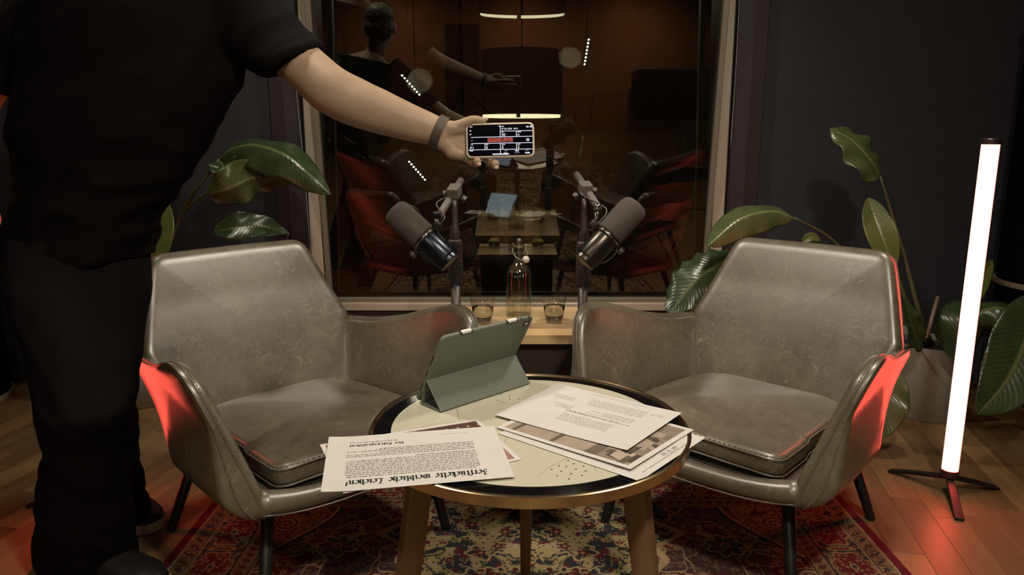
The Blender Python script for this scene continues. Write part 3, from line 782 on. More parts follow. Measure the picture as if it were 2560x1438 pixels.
# printed proclamation lying upside down at the near left, over two photo prints
e1 = (-.9843, -.1765)
p0 = Sheet('photo_print', 'reddish-brown photo print half hidden under the text sheet on the left of the table', 'photo print', (.0155, 1.1755), (-.90, -.435) if False else (-.9135, -.4068), .297, .200, TZ + .0012)
def red_photo(I, J):
    n = vnoise(I * 9 + 2, J * 9, 51) * .6 + vnoise(I * 30, J * 30, 52) * .4; g = .10 + .16 * n
    g = np.where((J > .55) & (J < .98) & (I < .42), .045 + .03 * n, g); g = np.where((np.mod(I * 14, 1) < .18) & (J > .6) & (I < .4) & (np.mod(J * 8, 1) < .3), .40, g); g = np.where(J < .30, .22 + .05 * n, g)
    return np.stack([g * 1.35, g * .80, g * .66], -1)
p0.picture('picture', .008, red_photo)
p1 = Sheet('text_sheet', 'white sheet printed with a bold blackletter headline, upside down over the table edge', 'paper sheet', (.0045, 1.1045), e1, .2985, .2135, TZ + .0026, lambda a, b: .0035 * max(0, a - .8) ** 2 * 20 + .002 * (1 - a) * (b < 2))
p1.quads('headline', fraktur('ZerstUckelte weibliche Leichen!', .040, .265, .0345, .00315), 'print_ink')
Q = bar_text([(.048 if k not in (0,) else .055, .266 if k not in (10, 13, 15) else (.15 if k == 10 else .21), .0475 + k * .0066 + (.0045 if k >= 11 else 0), .0023) for k in range(16)], 3)
Q += bar_text([(.178, .262, .1835, .0024)], 5); Q += [[(.052, .1925), (.098, .1925), (.098, .1921), (.052, .1921)]]
p1.quads('body_text', Q, 'print_brown'); p1.quads('signature', fraktur('Der PolizeiprAsident', .168, .263, .1735, .00145), 'print_ink')
# three sheets fanned out on the right
e3 = Vector((-.2127, .2065)).normalized()
p2 = Sheet('letter_sheet', 'lowest white sheet of the fan on the right, its printed corner beyond the photo', 'paper sheet', (.3476, 1.2683), (-.648, -.761), .2270, .296, TZ + .0012)
p2.quads('heading', bar_text([(.070, .118, .024, .0062)], 8, .0016), 'print_grey'); p2.quads('body_text', bar_text([(.062, .150, .033, .0022), (.05, .20, .014, .0020), (.16, .21, .045, .0018), (.03, .21, .052, .002), (.03, .21, .058, .002)], 9), 'print_faint')
p3 = Sheet('sepia_photo', 'sepia photo print with white border, middle of the paper fan on the right', 'photo print', (.3343, 1.3006), (-.640, -.768), .2240, .287, TZ + .0030, lambda a, b: .003 * a * (1 - b))
def sepia(I, J):
    n = vnoise(I * 7, J * 7, 61) * .55 + vnoise(I * 22, J * 22, 62) * .45; g = .16 + .20 * n
    g = np.where(J > .34, .30 + .10 * n, g); g = np.where((J > .24) & (J < .33), .12 + .06 * n, g)
    g = np.where((np.mod(J * 3.1 + .2, 1) < .10) & (J > .35) & (I > .1), .10 + .05 * n, g)
    r = np.random.default_rng(5)
    for _ in range(26):
        a, b, w, h_, q = r.uniform(.25, .95), r.uniform(.02, .24), r.uniform(.03, .12), r.uniform(.02, .06), r.choice((.08, .45, .36, .13)); s_ = r.uniform(-.6, .6)
        g = np.where((np.abs(I - a + s_ * (J - b)) < w) & (np.abs(J - b) < h_), q, g)
    g = np.where(I < .22, .20 + .10 * n, g); return np.stack([g * 1.0, g * .82, g * .64], -1)
p3.picture('picture', .011, sepia)
p4 = Sheet('letter_sheet', 'topmost plain white letter of the paper fan, right of the tablet', 'paper sheet', (.3276, 1.3706), (-.604, -.797), .2185, .287, TZ + .0052, lambda a, b: .006 * (1 - b) ** 3 * .6 + .004 * (1 - a) * b)
ls = [(.02, .055, .05 + k * .0055, .0022) for k in range(4)] + [(.055, .10, .035 + k * .0052, .0022) for k in range(26) if k not in (5, 6, 14, 21, 22)]
Qf = []
def col_text(a, b0, b1, seed, xh=.0021, g='print_faint'):
    """a line of print running down the long side of the sheet"""
    return [[(q[1], q[0]) for q in quad] for quad in bar_text([(b0, b1, a, xh)], seed)]
for k in range(6): Qf += col_text(.038 + k * .0062, .052, .175, 20 + k)
for k in range(2): Qf += col_text(.040 + k * .006, .018, .045, 40 + k)
for k in range(4): Qf += col_text(.088 + k * .006, .055, .12 + .03 * (k % 2), 50 + k)
for k in range(6): Qf += col_text(.135 + k * .0062, .075, .185, 60 + k)
for k in range(3): Qf += col_text(.095 + k * .007, .185, .235 - .006 * k, 70 + k); 
for k in range(3): Qf += col_text(.055 + k * .007, .205, .262 - .006 * k, 75 + k)
Qf += col_text(.012, .07, .2, 80, .0014); p4.quads('body_text', Qf, 'print_faint')
p4.quads('heading', col_text(.120, .050, .190, 85, .0027) + col_text(.1165, .07, .19, 86, .0024), 'print_grey')

# ================================================================== TABLET IN A FOLDING CASE
A0 = G(1100, 1033, TZ); Bq = G(1325, 960, TZ); td = (Bq - A0).normalized(); tn = Vector((-td.y, td.x, 0)); TL = (Bq - A0).length
tabl = empty('tablet', A0); tag(tabl, 'tablet in a grey-green folding case standing on the round table', 'tablet')
th = math.radians(30); up_t = Vector((0, 0, math.cos(th))) - tn * math.sin(th); nb_ = tn * -math.cos(th) - Vector((0, 0, math.sin(th)))   # towards the camera, out of the back
nb_ = -tn * math.cos(th) + Vector((0, 0, -math.sin(th)))
foot0 = tn * .078
def tmap(x, y, h): p = foot0 + td * x + up_t * y + nb_ * h; return (p.x, p.y, p.z + .004)
ot = resample(round_poly([(0, 0), (TL, 0), (TL, .176), (0, .176)], .014, 8), 96)
V, F = pad(ot, tmap, .0035, .0055, .005, 0, 0, .7, 3, 8); cs = fix_normals(mesh('case', V, F, 'tablet_case', tabl, True)); shade_angle(cs, 45)
oscr = resample(round_poly([(.008, .008), (TL - .008, .008), (TL - .008, .168), (.008, .168)], .008, 6), 64)
V, F = pad(oscr, tmap, -.0050, .0062, .001, 0, 0, .7, 2, 4); fix_normals(mesh('screen', V, F, 'tablet_screen', tabl))
def tbox(name, x0, x1, y0, y1, h0, h1, m, parent, bev=.0015):
    V = [tmap(x, y, h) for x in (x0, x1) for y in (y0, y1) for h in (h0, h1)]
    mb = MB().add(V, [(0, 1, 3, 2), (4, 6, 7, 5), (0, 4, 5, 1), (2, 3, 7, 6), (0, 2, 6, 4), (1, 5, 7, 3)]); o = mb.build(name, m, parent, bevel=bev); return fix_normals(o)
for fx in (.19, .69): tbox('stylus', TL * fx, TL * (fx + .105), .1715, .1795, -.0035, .0040, 'stylus_white', tabl, .0025)
for fx in (.178, .678): tbox('case_slot', TL * fx, TL * (fx + .129), .1700, .1775, -.0028, .0037, 'tablet_case_dark', tabl, .001)
tbox('camera', TL - .026, TL - .010, .152, .166, .003, .0042, 'tablet_case_dark', tabl, .003)
tbox('camera_lens', TL - .021, TL - .015, .156, .162, .004, .0050, 'stylus_white', tabl, .002)
for fx in (.84, .93): tbox('microphone_hole', TL * fx, TL * fx + .003, .1745, .1768, -.001, .0036, 'tablet_case_dark', tabl, .0005)
for y0, y1 in ((.03, .052), (.072, .086), (.10, .125)): tbox('port_cutout', -.0004, .003, y0, y1, -.002, .0015, 'tablet_case_dark', tabl, .0008)
def slab(name, a, b, th_, m):
    """cover leaf between two edges given as (distance behind the stand foot, height)"""
    a, b = Vector(a), Vector(b); d2 = (b - a).normalized(); n2 = Vector((-d2.y, d2.x)) * th_
    V = []
    for x in (0.001, TL - .001):
        for q in (a, b, b + n2, a + n2): p = td * x + tn * q.x; V.append((p.x, p.y, q.y + .0008))
    return fix_normals(MB().add(V, [(0, 1, 2, 3), (7, 6, 5, 4), (0, 4, 5, 1), (1, 5, 6, 2), (2, 6, 7, 3), (3, 7, 4, 0)]).build(name, m, tabl, bevel=.0012))
slab('cover_flap', (0, 0), (.0455, .0545), .003, 'tablet_case'); slab('cover_flap', (.003, .0005), (.062, .0005), .0028, 'tablet_case')
slab('cover_flap', (.062, .002), (.049, .049), -.0028, 'tablet_case')

# ================================================================== SMALL WOODEN SIDE TABLE, BOTTLE, GLASSES
SX0, SX1, SY0, SY1, SZ = -.180, .232, 2.218, 2.600, .447
st_ = empty('side_table', ((SX0 + SX1) / 2, (SY0 + SY1) / 2, 0)); tag(st_, 'small light wooden side table between the armchairs in front of the window', 'side table')
c0 = Vector(((SX0 + SX1) / 2, (SY0 + SY1) / 2, 0))
for k in range(5):
    y0 = SY0 + (SY1 - SY0) * k / 5; y1 = SY0 + (SY1 - SY0) * (k + 1) / 5 - .0006
    MB().box((SX0 - c0.x, y0 - c0.y, SZ - .030), (SX1 - c0.x, y1 - c0.y, SZ)).build('plank', 'pine_top', st_, bevel=.0012)
MB().box((SX0 + .025 - c0.x, SY0 + .03 - c0.y, 0.02), (SX1 - .025 - c0.x, SY1 - .03 - c0.y, SZ - .0305)).build('cabinet_body', 'table_base_dark', st_, bevel=.003)
for sx in (-1, 1):
    for sy in (-1, 1): MB().box((sx * .17 - .018, sy * .155 - .018, 0), (sx * .17 + .018, sy * .155 + .018, .021)).build('foot', 'table_base_dark', st_)
bo = G(1297, 789, SZ); bt = empty('bottle', bo); tag(bt, 'clear swing-top glass bottle of water on the wooden side table', 'bottle')
outp = [(.001, .0), (.036, 0), (.0405, .003), (.0428, .010), (.0428, .128), (.0415, .143), (.036, .160), (.027, .174), (.019, .184), (.0150, .194), (.0136, .206), (.0132, .238), (.0160, .241), (.0165, .249), (.0140, .252), (.0140, .262)]
inp = [(.0110, .262), (.0110, .206), (.0125, .195), (.0165, .186), (.0245, .1755), (.0335, .160), (.0390, .143), (.0402, .128), (.0402, .012), (.0375, .006), (.001, .0055)]
def smooth_prof(P, n=4): return [tuple(q) for q in catmull(P, n)]
MB().lathe(smooth_prof(outp) + smooth_prof(inp), 64, None, True).build('glass', 'clear_glass', bt, True); fix_normals(bt.children[-1])
wp = [(.001, .0045), (.0380, .0050), (.0408, .0115), (.0408, .128), (.0396, .1430), (.0383, .1485), (.001, .1480)]
fix_normals(MB().lathe(wp, 64).build('water', 'bottled_water', bt, True))
wz = .236
wire = MB(); ring = lambda r, z: [(r * math.cos(a), r * math.sin(a), z) for a in np.linspace(0, 2 * math.pi, 32, endpoint=False)]
wire.tube(ring(.0152, wz), .0012, 6, closed=True)
bail = [(-.015, 0, wz), (-.0205, -.004, wz + .008), (-.0185, -.010, wz + .012), (-.016, -.012, wz + .002), (-.021, -.017, wz - .012), (-.012, -.026, wz - .030), (.004, -.031, wz - .040), (.014, -.031, wz - .038)]
wire.tube(catmull(bail, 5), .0012, 6); bail2 = [(.015, 0, wz), (.0185, -.004, wz + .009), (.022, -.010, wz + .006), (.022, -.014, wz - .006), (.027, -.022, wz - .020), (.026, -.030, wz - .034)]
wire.tube(catmull(bail2, 5), .0012, 6); wire.build('wire_bail', 'wire_steel', bt, True)
Ms = axis_matrix((.021, -.026, wz - .0375), (.026, -.047, wz - .042))
MB().lathe([(.001, 0), (.008, 0), (.0118, .003), (.0122, .010), (.0095, .014), (.0085, .019), (.001, .0195)], 24, Ms).build('stopper', 'swing_ceramic', bt, True)
def tumbler(px, py, label):
    o = empty('drinking_glass', G(px, py, SZ)); tag(o, label, 'glass', 'water glasses on the side table')
    outer = [(.001, 0), (.0265, 0), (.0285, .002), (.0400, .082), (.0402, .0835)]; inner = [(.0390, .0837), (.0382, .082), (.0275, .011), (.024, .0085), (.001, .008)]
    fix_normals(MB().lathe(outer + inner, 56, None, True).build('glass', 'clear_glass', o, True))
    MB().lathe([(.001, .0072), (.0246, .0075), (.0281, .0108), (.0346, .054), (.001, .0537)], 56).build('water', 'water', o, True); fix_normals(o.children[-1])
    return o
tumbler(1207, 808, 'left drinking glass half full of water, beside the bottle'); tumbler(1385, 805, 'right drinking glass half full of water, beside the bottle')

# ================================================================== MICROPHONES ON STANDS
def mic(A, B, side, pole_px, clutch_y, boom_a, boom_b, block_px, body_m, leg_dirs, words):
    Mx = axis_matrix(A, B, Vector((0, -1, 0))); L = (B - A).length; k = L / .20
    o = empty('microphone', A); tag(o, 'broadcast microphone with foam windscreen, ' + words, 'microphone', 'studio microphones by the window')
    Mo = Matrix.Translation(-A) @ Mx
    sc = lambda P: [(r * k, z * k) for r, z in P]
    MB().lathe(sc([(.001, .0), (.018, .0008), (.028, .004), (.034, .010), (.0368, .020), (.0372, .040), (.0366, .104), (.0355, .108), (.001, .108)]), 40, Mo).build('windscreen', 'mic_foam', o, True)
    shade_angle(MB().lathe(sc([(.001, .1075), (.0335, .1075), (.0342, .1095), (.0342, .1175), (.0330, .1195), (.001, .1195)]), 40, Mo).build('collar', 'mic_body_brown', o), 35)
    bd = shade_angle(MB().lathe(sc([(.001, .119), (.0318, .119), (.0322, .121), (.0322, .186), (.0312, .1885), (.0300, .1895), (.0300, .199), (.0285, .200), (.001, .200)]), 48, Mo).build('body', body_m, o), 35)
    # yoke with two side knobs
    pt = Mx.to_3x3(); ax = (B - A).normalized(); view = Vector((0, -1, 0)); perp = ax.cross(view).normalized()
    if perp.z < 0: perp = -perp
    mid = A + ax * (.114 * k) - A; fwd = perp.cross(ax).normalized()
    if fwd.y < 0: fwd = -fwd
    arc = [mid + (perp * math.cos(t) + fwd * math.sin(t)) * .041 * k + ax * (.010 * math.sin(t)) for t in np.linspace(-.15, math.pi + .15, 22)]
    MB().tube(arc, .0036, 8).build('yoke', 'mic_body_brown', o, True)
    MB().tube([mid + perp.lerp(-perp, t) * .0 + (perp * math.cos(q) + fwd * math.sin(q)) * .0348 * k for t, q in ((0, a) for a in np.linspace(0, 2 * math.pi, 40, endpoint=False))], .0014, 6, closed=True).build('ring', 'chrome', o, True)
    for sgn in (-1, 1):
        a = mid + perp * sgn * .036 * k; b = mid + perp * sgn * .056 * k; Mk = axis_matrix(a, b)
        kn = MB().lathe([(.001, 0), (.004, 0), (.004, .008), (.0095, .008), (.0105, .010), (.0105, .018), (.009, .020), (.001, .020)], 20, Mk).build('knob', 'stand_metal', o, False); shade_angle(kn, 35)
    cb = [mid + perp * .036 + ax * .01, mid + perp * .030 + ax * .05 + view * .006, A * 0 + ax * (.17 * k) + perp * .012 - fwd * .03, ax * (.198 * k) - fwd * .006]
    if side > 0: cb = [mid - perp * .044 + ax * .004, mid - perp * .046 + ax * .03, ax * (.165 * k) - perp * .040, ax * (.199 * k) - perp * .018]
    MB().tube(catmull(cb, 6), .0011, 6).build('cable', 'cable_grey', o, True)
    # ---- stand
    base = C(pole_px, 640, 2.13); pz = C(pole_px, clutch_y, 2.13).z; X, Y = base.x, base.y
    s = empty('microphone_stand', (X, Y, .0078)); tag(s, 'grey metal microphone stand with boom arm, ' + words, 'microphone stand', 'microphone stands behind the chairs')
    R0 = Vector((X, Y, .0078)); zt = pz - .0078
    MB().tube([(0, 0, .02), (0, 0, zt - .20)], .0138, 16).build('lower_pole', 'stand_metal', s, True)
    gr = MB().lathe([(.001, zt - .235), (.0165, zt - .235), (.0205, zt - .225), (.0215, zt - .15), (.0200, zt - .112), (.0165, zt - .108), (.001, zt - .108)], 20, None).build('grip', 'stand_grip', s); shade_angle(gr, 35)
    dm = MB()
    for i in range(9):
        for j in range(14):
            a = 2 * math.pi * (j + .5 * (i % 2)) / 14; z = zt - .220 + i * .012; r_ = .0208
            dm.box((-.0022, -.0012, -.0028), (.0022, .0012, .0028), Matrix.Translation((r_ * math.cos(a), r_ * math.sin(a), z)) @ Matrix.Rotation(a + math.pi / 2, 4, 'Z'))
    dm.build('knurl', 'stand_metal', gr)
    shade_angle(MB().lathe([(.001, zt - .108), (.013, zt - .108), (.0135, zt - .085), (.0095, zt - .070), (.009, zt - .02), (.001, zt - .02)], 20).build('upper_pole', 'stand_metal', s), 35)
    ba, bb = boom_a - R0, boom_b - R0; bd_ = (bb - ba).normalized()
    MB().tube([ba, bb], .0105, 14).build('boom', 'cable_grey', s, True)
    blk = block_px - R0; Mb = axis_matrix(blk - bd_ * .026, blk + bd_ * .026, Vector((0, 0, 1)))
    cl = MB().box((-.017, -.014, 0), (.017, .017, .052), Mb).build('clutch', 'cable_grey', s, bevel=.003)
    MB().tube([blk + Vector((0, 0, -.006)), Vector((0, 0, zt - .03))], [.011, .008], 12).build('swivel', 'stand_metal', s, True)
    for v in (Vector((.028 * side * -1, -.002, -.022)), Vector((.024 * side, .0, -.006))):
        kn = MB().lathe([(.001, 0), (.0105, 0), (.0115, .002), (.0115, .013), (.010, .015), (.001, .015)], 18, axis_matrix(blk + v * .7, blk + v * 1.5)).build('knob', 'stand_metal', s); shade_angle(kn, 35)
    # joint from boom to microphone
    pA = ba; pB = A + mid + perp * .040 * k + fwd * .01 - R0
    MB().tube([pA, pA.lerp(pB, .5) + Vector((0, -.006, .006)), pB], [.010, .009, .0075], 12).build('adapter', 'mic_body_brown', s, True)
    MB().lathe([(.001, 0), (.007, 0), (.0115, .003), (.0115, .014), (.009, .018), (.001, .018)], 18, Matrix.Translation(pA.lerp(pB, .35) + Vector((0, -.004, .010)))).build('knob', 'black_steel' if side < 0 else 'chrome', s, True)
    lead = [pB + Vector((.004, -.006, .002)), pB.lerp(ba, .6) + Vector((.022 * -side * -1 * side, -.02, .018)), ba.lerp(bb, .35) + Vector((.026 * side * -1 * -1 * (-1 if side > 0 else 1), -.012, .004)), ba.lerp(bb, .55) + Vector((0, -.012, .006))]
    MB().tube(catmull(lead, 6), .0018, 6).build('cable', 'cable_grey', s, True)
    MB().lathe([(.001, .05), (.018, .05), (.020, .06), (.020, .11), (.017, .12), (.001, .12)], 18).build('hub', 'stand_grip', s, True)
    for (dx, dy) in leg_dirs:
        e = Vector((dx, dy, .016)); h0 = Vector((0, 0, .085)); d = (e - h0).normalized()
        lg = MB().tube([h0, e], .0095, 12).build('leg', 'stand_metal', s, True)
        MB().tube([e - d * .05, e - d * .006, e + d * .012], [.0125, .0145, .011], 12).build('rubber_foot', 'rubber', lg, True)
    return o
mic(C(982, 523, 1.97), C(1126, 656, 1.95), -1, 1138, 500, C(1093, 548, 2.00), C(1152, 452, 2.26), C(1136, 480, 2.13), 'mic_body_blue',
    [(-.105, -.150), (-.14, .10), (.04, .12)], 'to the left of the water bottle')
mic(C(1594, 510, 1.97), C(1459, 656, 1.95), 1, 1459, 505, C(1496, 520, 2.00), C(1442, 437, 2.30), C(1463, 472, 2.13), 'mic_body_brown',
    [(.207, -.205), (-.03, .12), (.15, .10)], 'to the right of the water bottle')

# ================================================================== GLOWING TUBES ON SMALL TRIPODS
def tube_light(x, y, feet, label):
    o = empty('tube_light', (x, y, 0)); tag(o, label, 'tube light', 'pink glowing tube lights')
    fa = math.atan2(1.05 - y, math.copysign(.55, x) - x)          # the diodes look towards the chairs; the rear of the diffuser is dimmer
    for nm, m_, a0, a1 in (('tube', 'tube_glow', -1.25, 1.25), ('tube_rear', 'tube_glow_back', 1.25, 2 * math.pi - 1.25)):
        A_ = np.linspace(fa + a0, fa + a1, 22); V = [(.0225 * math.cos(t), .0225 * math.sin(t), z) for t in A_ for z in (.075, 1.020)] + [(.0205 * math.cos(t), .0205 * math.sin(t), z) for t in A_ for z in (.075, 1.020)]
        F = [(2 * k, 2 * k + 2, 2 * k + 3, 2 * k + 1) for k in range(21)] + [(44 + 2 * k, 44 + 2 * k + 1, 44 + 2 * k + 3, 44 + 2 * k + 2) for k in range(21)]
        mesh(nm, V, F, m_, o, True)
    shade_angle(MB().lathe([(.001, 1.0205), (.0262, 1.0205), (.0262, 1.034), (.0245, 1.036), (.001, 1.036)], 32).build('end_cap', 'tube_cap', o), 35)
    shade_angle(MB().lathe([(.001, .048), (.020, .048), (.025, .054), (.025, .0745), (.001, .0745)], 32).build('end_cap', 'tube_cap', o), 35)
    for fx, fy in feet:
        d = Vector((fx - x, fy - y, 0)); t = Vector((-d.y, d.x, 0)).normalized(); V = []
        for s_, w, z, hh in ((.0, .010, .050, .006), (.55, .011, .026, .006), (1.0, .012, .004, .004)):
            p = d * s_; V += [p + t * w + Vector((0, 0, z + hh)), p - t * w + Vector((0, 0, z + hh)), p - t * w + Vector((0, 0, z - hh + .001)), p + t * w + Vector((0, 0, z - hh + .001))]
        lg = MB().add(V, [(0, 1, 2, 3), (11, 10, 9, 8)] + [(b + i, b + 4 + i, b + 4 + (i + 1) % 4, b + (i + 1) % 4) for b in (0, 4) for i in range(4)]).build('leg', 'black_steel', o, bevel=.0015); fix_normals(lg)
    return o
tube_light(1.298, 2.075, [(1.195, 2.215), (1.462, 2.098), (1.236, 1.905)], 'pink glowing light tube on a black tripod, right of the right armchair')
tube_light(-1.225, 1.995, [(-1.152, 2.14), (-1.388, 1.985), (-1.16, 1.84)], 'light tube on a black tripod hidden behind the standing person')

# ================================================================== PLANTS
def leaf(ctrl, width, m, parent, face=(0, -1, .6), fold=.25, droop=.0, ruffle=.0, twist=0., split=0, seed=0, peak=.45):
    """blade along a midrib (base to tip); face = side the upper surface turns to"""
    r = random.Random(seed); n = 26; k = 8
    P = catmull(ctrl, 10); P = resample_open(P, n); V = []; UV = []
    ph = r.random() * 6
    for i in range(n):
        t = i / (n - 1); p = Vector(P[i]); tg = Vector(P[min(i + 1, n - 1)] - P[max(i - 1, 0)]).normalized()
        f = Vector(face); f = (f - tg * f.dot(tg)).normalized(); f.rotate(Matrix.Rotation(twist * t, 3, tg)); s = tg.cross(f)
        w = width / 2 * (math.sin(math.pi * min(1, t ** (math.log(.5) / math.log(peak)))) ** .62 if 0 < t < 1 else 0.0) + .0004
        for j in range(-k, k + 1):
            q = j / k; sp_w = 1.0
            if split and abs(q) > .35: sp_w = 1 - .30 * (abs(q) - .35) * (.5 + .5 * math.sin(t * split * 6.283 + (1 if q > 0 else 0)))
            off = s * (w * q * sp_w) + f * (fold * w * abs(q) - droop * w * q * q + ruffle * w * math.sin(t * 17 + ph + q * 2) * q * q + .0007 * math.sin(t * 95 - abs(q) * 9) * (width / .13))
            V.append(p + off); UV.append((.5 + q / 2, t))
    m2 = 2 * k + 1; N = len(V); th_ = .0009; VV = list(V)
    for i in range(n):
        for j in range(m2):
            a = V[min(i + 1, n - 1) * m2 + j] - V[max(i - 1, 0) * m2 + j]; b = V[i * m2 + min(j + 1, m2 - 1)] - V[i * m2 + max(j - 1, 0)]
            nn = a.cross(b); VV.append(V[i * m2 + j] - (nn.normalized() if nn.length > 1e-9 else Vector((0, 0, 1))) * th_)
    F = []
    for i in range(n - 1):
        for j in range(m2 - 1):
            a, b, c, d = i * m2 + j, (i + 1) * m2 + j, (i + 1) * m2 + j + 1, i * m2 + j + 1
            F.append((a, b, c, d)); F.append((N + d, N + c, N + b, N + a))
        for j in (0, m2 - 1): F.append((i * m2 + j, (i + 1) * m2 + j, N + (i + 1) * m2 + j, N + i * m2 + j))
    o = mesh('leaf', VV, F, m, parent, True); fix_normals(o)
    uv = o.data.uv_layers.new(name='UVMap'); UVV = UV + UV
    for lp in o.data.loops: uv.data[lp.index].uv = UVV[lp.vertex_index]
    return o
def resample_open(P, n):
    P = np.array(P, float); d = np.linalg.norm(np.diff(P, axis=0), axis=1); s = np.r_[0, np.cumsum(d)]; t = np.linspace(0, s[-1], n)
    return np.stack([np.interp(t, s, P[:, k]) for k in range(3)], 1)
def pxl(L): return [C(*q) for q in L]
def stem(P, parent, r0=.006, r1=.004, m='stem_green'):
    Q = catmull([tuple(p) for p in P], 8); MB().tube(Q, [r0 + (r1 - r0) * i / (len(Q) - 1) for i in range(len(Q))], 8).build('stem', m, parent, True)
def pot(name, x, y, r, h, m, label, group=None):
    o = empty(name, (x, y, 0)); tag(o, label, 'plant pot', group)
    shade_angle(MB().lathe([(.001, 0), (r * .80, 0), (r * .83, .006), (r * .97, h * .62), (r, h - .004), (r * .99, h), (r * .94, h), (r * .93, h - .03), (.001, h - .03)], 56).build('pot', m, o), 45)
    MB().lathe([(.001, h - .0295), (r * .92, h - .0295), (r * .90, h - .022), (r * .5, h - .014), (.001, h - .012)], 40).build('soil', 'soil', o, True)
    return o
# left plant, behind the left armchair
pot('plant_pot', -1.475, 2.895, .165, .30, 'pot_white', 'white pot on the floor behind the left armchair')
pl = empty('potted_plant', (-1.475, 2.895, .28)); tag(pl, 'large-leaved green plant rising behind the left armchair', 'plant')
LB = Vector((-1.475, 2.895, .28))
class Rel:
    def __init__(s, root): s.r = root
def place(o, root): o.location = -Vector(root.location); return o
def lf(root, L, wpx, m, **kw):
    zc = L[len(L) // 2][2]; o = leaf([tuple(C(*q)) for q in L], wpx / F_PX * zc, m, root, **kw); o.location = -Vector(root.location); return o
def stm(root, P, r0=.006, r1=.004, m='stem_green'):
    P = [p - Vector(root.location) for p in P]; stem(P, root, r0, r1, m)
lf(pl, [(548, 398, 2.76), (575, 374, 2.74), (635, 362, 2.70), (715, 388, 2.66), (775, 438, 2.64), (826, 486, 2.66)], 118, 'leaf_dark', face=(.1, -.8, .75), fold=-.25, droop=.35, ruffle=.16, seed=1, peak=.42)
lf(pl, [(548, 398, 2.77), (560, 420, 2.74), (572, 450, 2.70)], 70, 'leaf_dark', face=(.3, -1, .2), fold=.3, ruffle=.3, seed=11)
lf(pl, [(520, 488, 2.72), (575, 470, 2.70), (640, 444, 2.72), (735, 452, 2.78)], 104, 'leaf_mid', face=(0, -1, -.25), fold=-.3, droop=-.1, ruffle=.25, seed=2, peak=.38)
lf(pl, [(722, 583, 2.80), (650, 566, 2.75), (585, 570, 2.72), (533, 580, 2.72)], 74, 'leaf_dark', face=(0, -.9, .5), fold=.2, ruffle=.18, seed=3, peak=.6)
lf(pl, [(372, 690, 2.74), (385, 610, 2.74), (412, 500, 2.78)], 84, 'leaf_young', face=(.2, -1, .1), fold=.2, seed=4, peak=.5)
stm(pl, [LB, C(400, 640, 2.84), C(470, 505, 2.80), C(548, 398, 2.76)], .010, .005)
stm(pl, [LB + Vector((.02, 0, 0)), C(410, 660, 2.82), C(450, 548, 2.78), C(500, 495, 2.74), C(590, 440, 2.73)], .009, .004)
stm(pl, [LB + Vector((.05, .02, 0)), C(560, 720, 2.86), C(690, 640, 2.85), C(722, 583, 2.80)], .007, .003)
stm(pl, [LB + Vector((-.02, -.02, 0)), C(360, 760, 2.80), C(372, 690, 2.74)], .009, .006)
# right plants
PA, PB = Vector((1.575, 2.72, .27)), Vector((1.575, 2.965, .30))
pot('plant_pot', PA.x, PA.y, .130, .285, 'pot_cream', 'front cream pot behind the right armchair and glowing tube', 'cream pots on the right')
pot('plant_pot', 1.545, 2.966, .110, .31, 'pot_white', 'rear pale pot half hidden by the front cream pot', 'cream pots on the right')
pr = empty('potted_plant', PA); tag(pr, 'tall large-leaved plant in the front cream pot right of the armchair', 'plant')
lf(pr, [(2200, 440, 2.62), (2175, 400, 2.60), (2130, 352, 2.60), (2076, 322, 2.62)], 136, 'leaf_mid', face=(.15, -.75, .9), fold=.12, droop=.25, ruffle=.14, seed=5, peak=.40)
lf(pr, [(1985, 545, 2.62), (1930, 528, 2.60), (1850, 548, 2.56), (1770, 615, 2.52)], 92, 'leaf_mid', face=(0, -.75, .7), fold=-.35, droop=.25, ruffle=.06, seed=6, peak=.45)
lf(pr, [(2235, 668, 2.66), (2205, 590, 2.66), (2170, 495, 2.70)], 72, 'leaf_young', face=(-.3, -1, .1), fold=.25, seed=7, peak=.5)
lf(pr, [(2428, 765, 2.62), (2452, 705, 2.62), (2481, 650, 2.64)], 44, 'leaf_young', face=(.2, -1, .2), fold=.2, seed=9)
lf(pr, [(2392, 905, 2.60), (2430, 800, 2.55), (2505, 770, 2.50), (2590, 830, 2.46)], 150, 'leaf_dark', face=(0, -.6, .9), fold=-.2, droop=.5, ruffle=.2, seed=10, peak=.5)
lf(pr, [(2590, 740, 2.46), (2560, 860, 2.40), (2510, 960, 2.38), (2443, 1036, 2.38)], 165, 'leaf_dark', face=(-.35, -1, .1), fold=.25, droop=.1, ruffle=.06, seed=12, peak=.45)
lf(pr, [(2245, 930, 2.50), (2222, 1000, 2.46), (2188, 1100, 2.46)], 96, 'leaf_mid', face=(-.2, -1, .2), fold=.2, ruffle=.08, seed=13, peak=.5)
lf(pr, [(2300, 880, 2.62), (2275, 800, 2.58), (2262, 745, 2.58)], 52, 'leaf_dark', face=(.2, -1, .3), fold=.3, ruffle=.2, seed=14)
stm(pr, [PA + Vector((0, 0, 0)), C(2300, 790, 2.68), C(2255, 620, 2.66), C(2200, 440, 2.62)], .011, .005)
stm(pr, [PA + Vector((-.02, .02, 0)), C(2190, 720, 2.70), C(2080, 600, 2.66), C(1985, 545, 2.62)], .009, .004)
stm(pr, [PA + Vector((-.03, 0, 0)), C(2275, 780, 2.69), C(2235, 668, 2.66)], .010, .007)
stm(pr, [PA + Vector((.03, 0, 0)), C(2400, 840, 2.64), C(2428, 765, 2.62)], .007, .004)
stm(pr, [PA + Vector((.04, -.02, 0)), C(2480, 800, 2.56), C(2560, 770, 2.46)], .008, .005)
stm(pr, [PA + Vector((-.04, -.03, 0)), C(2262, 872, 2.60), C(2245, 930, 2.50)], .005, .004)
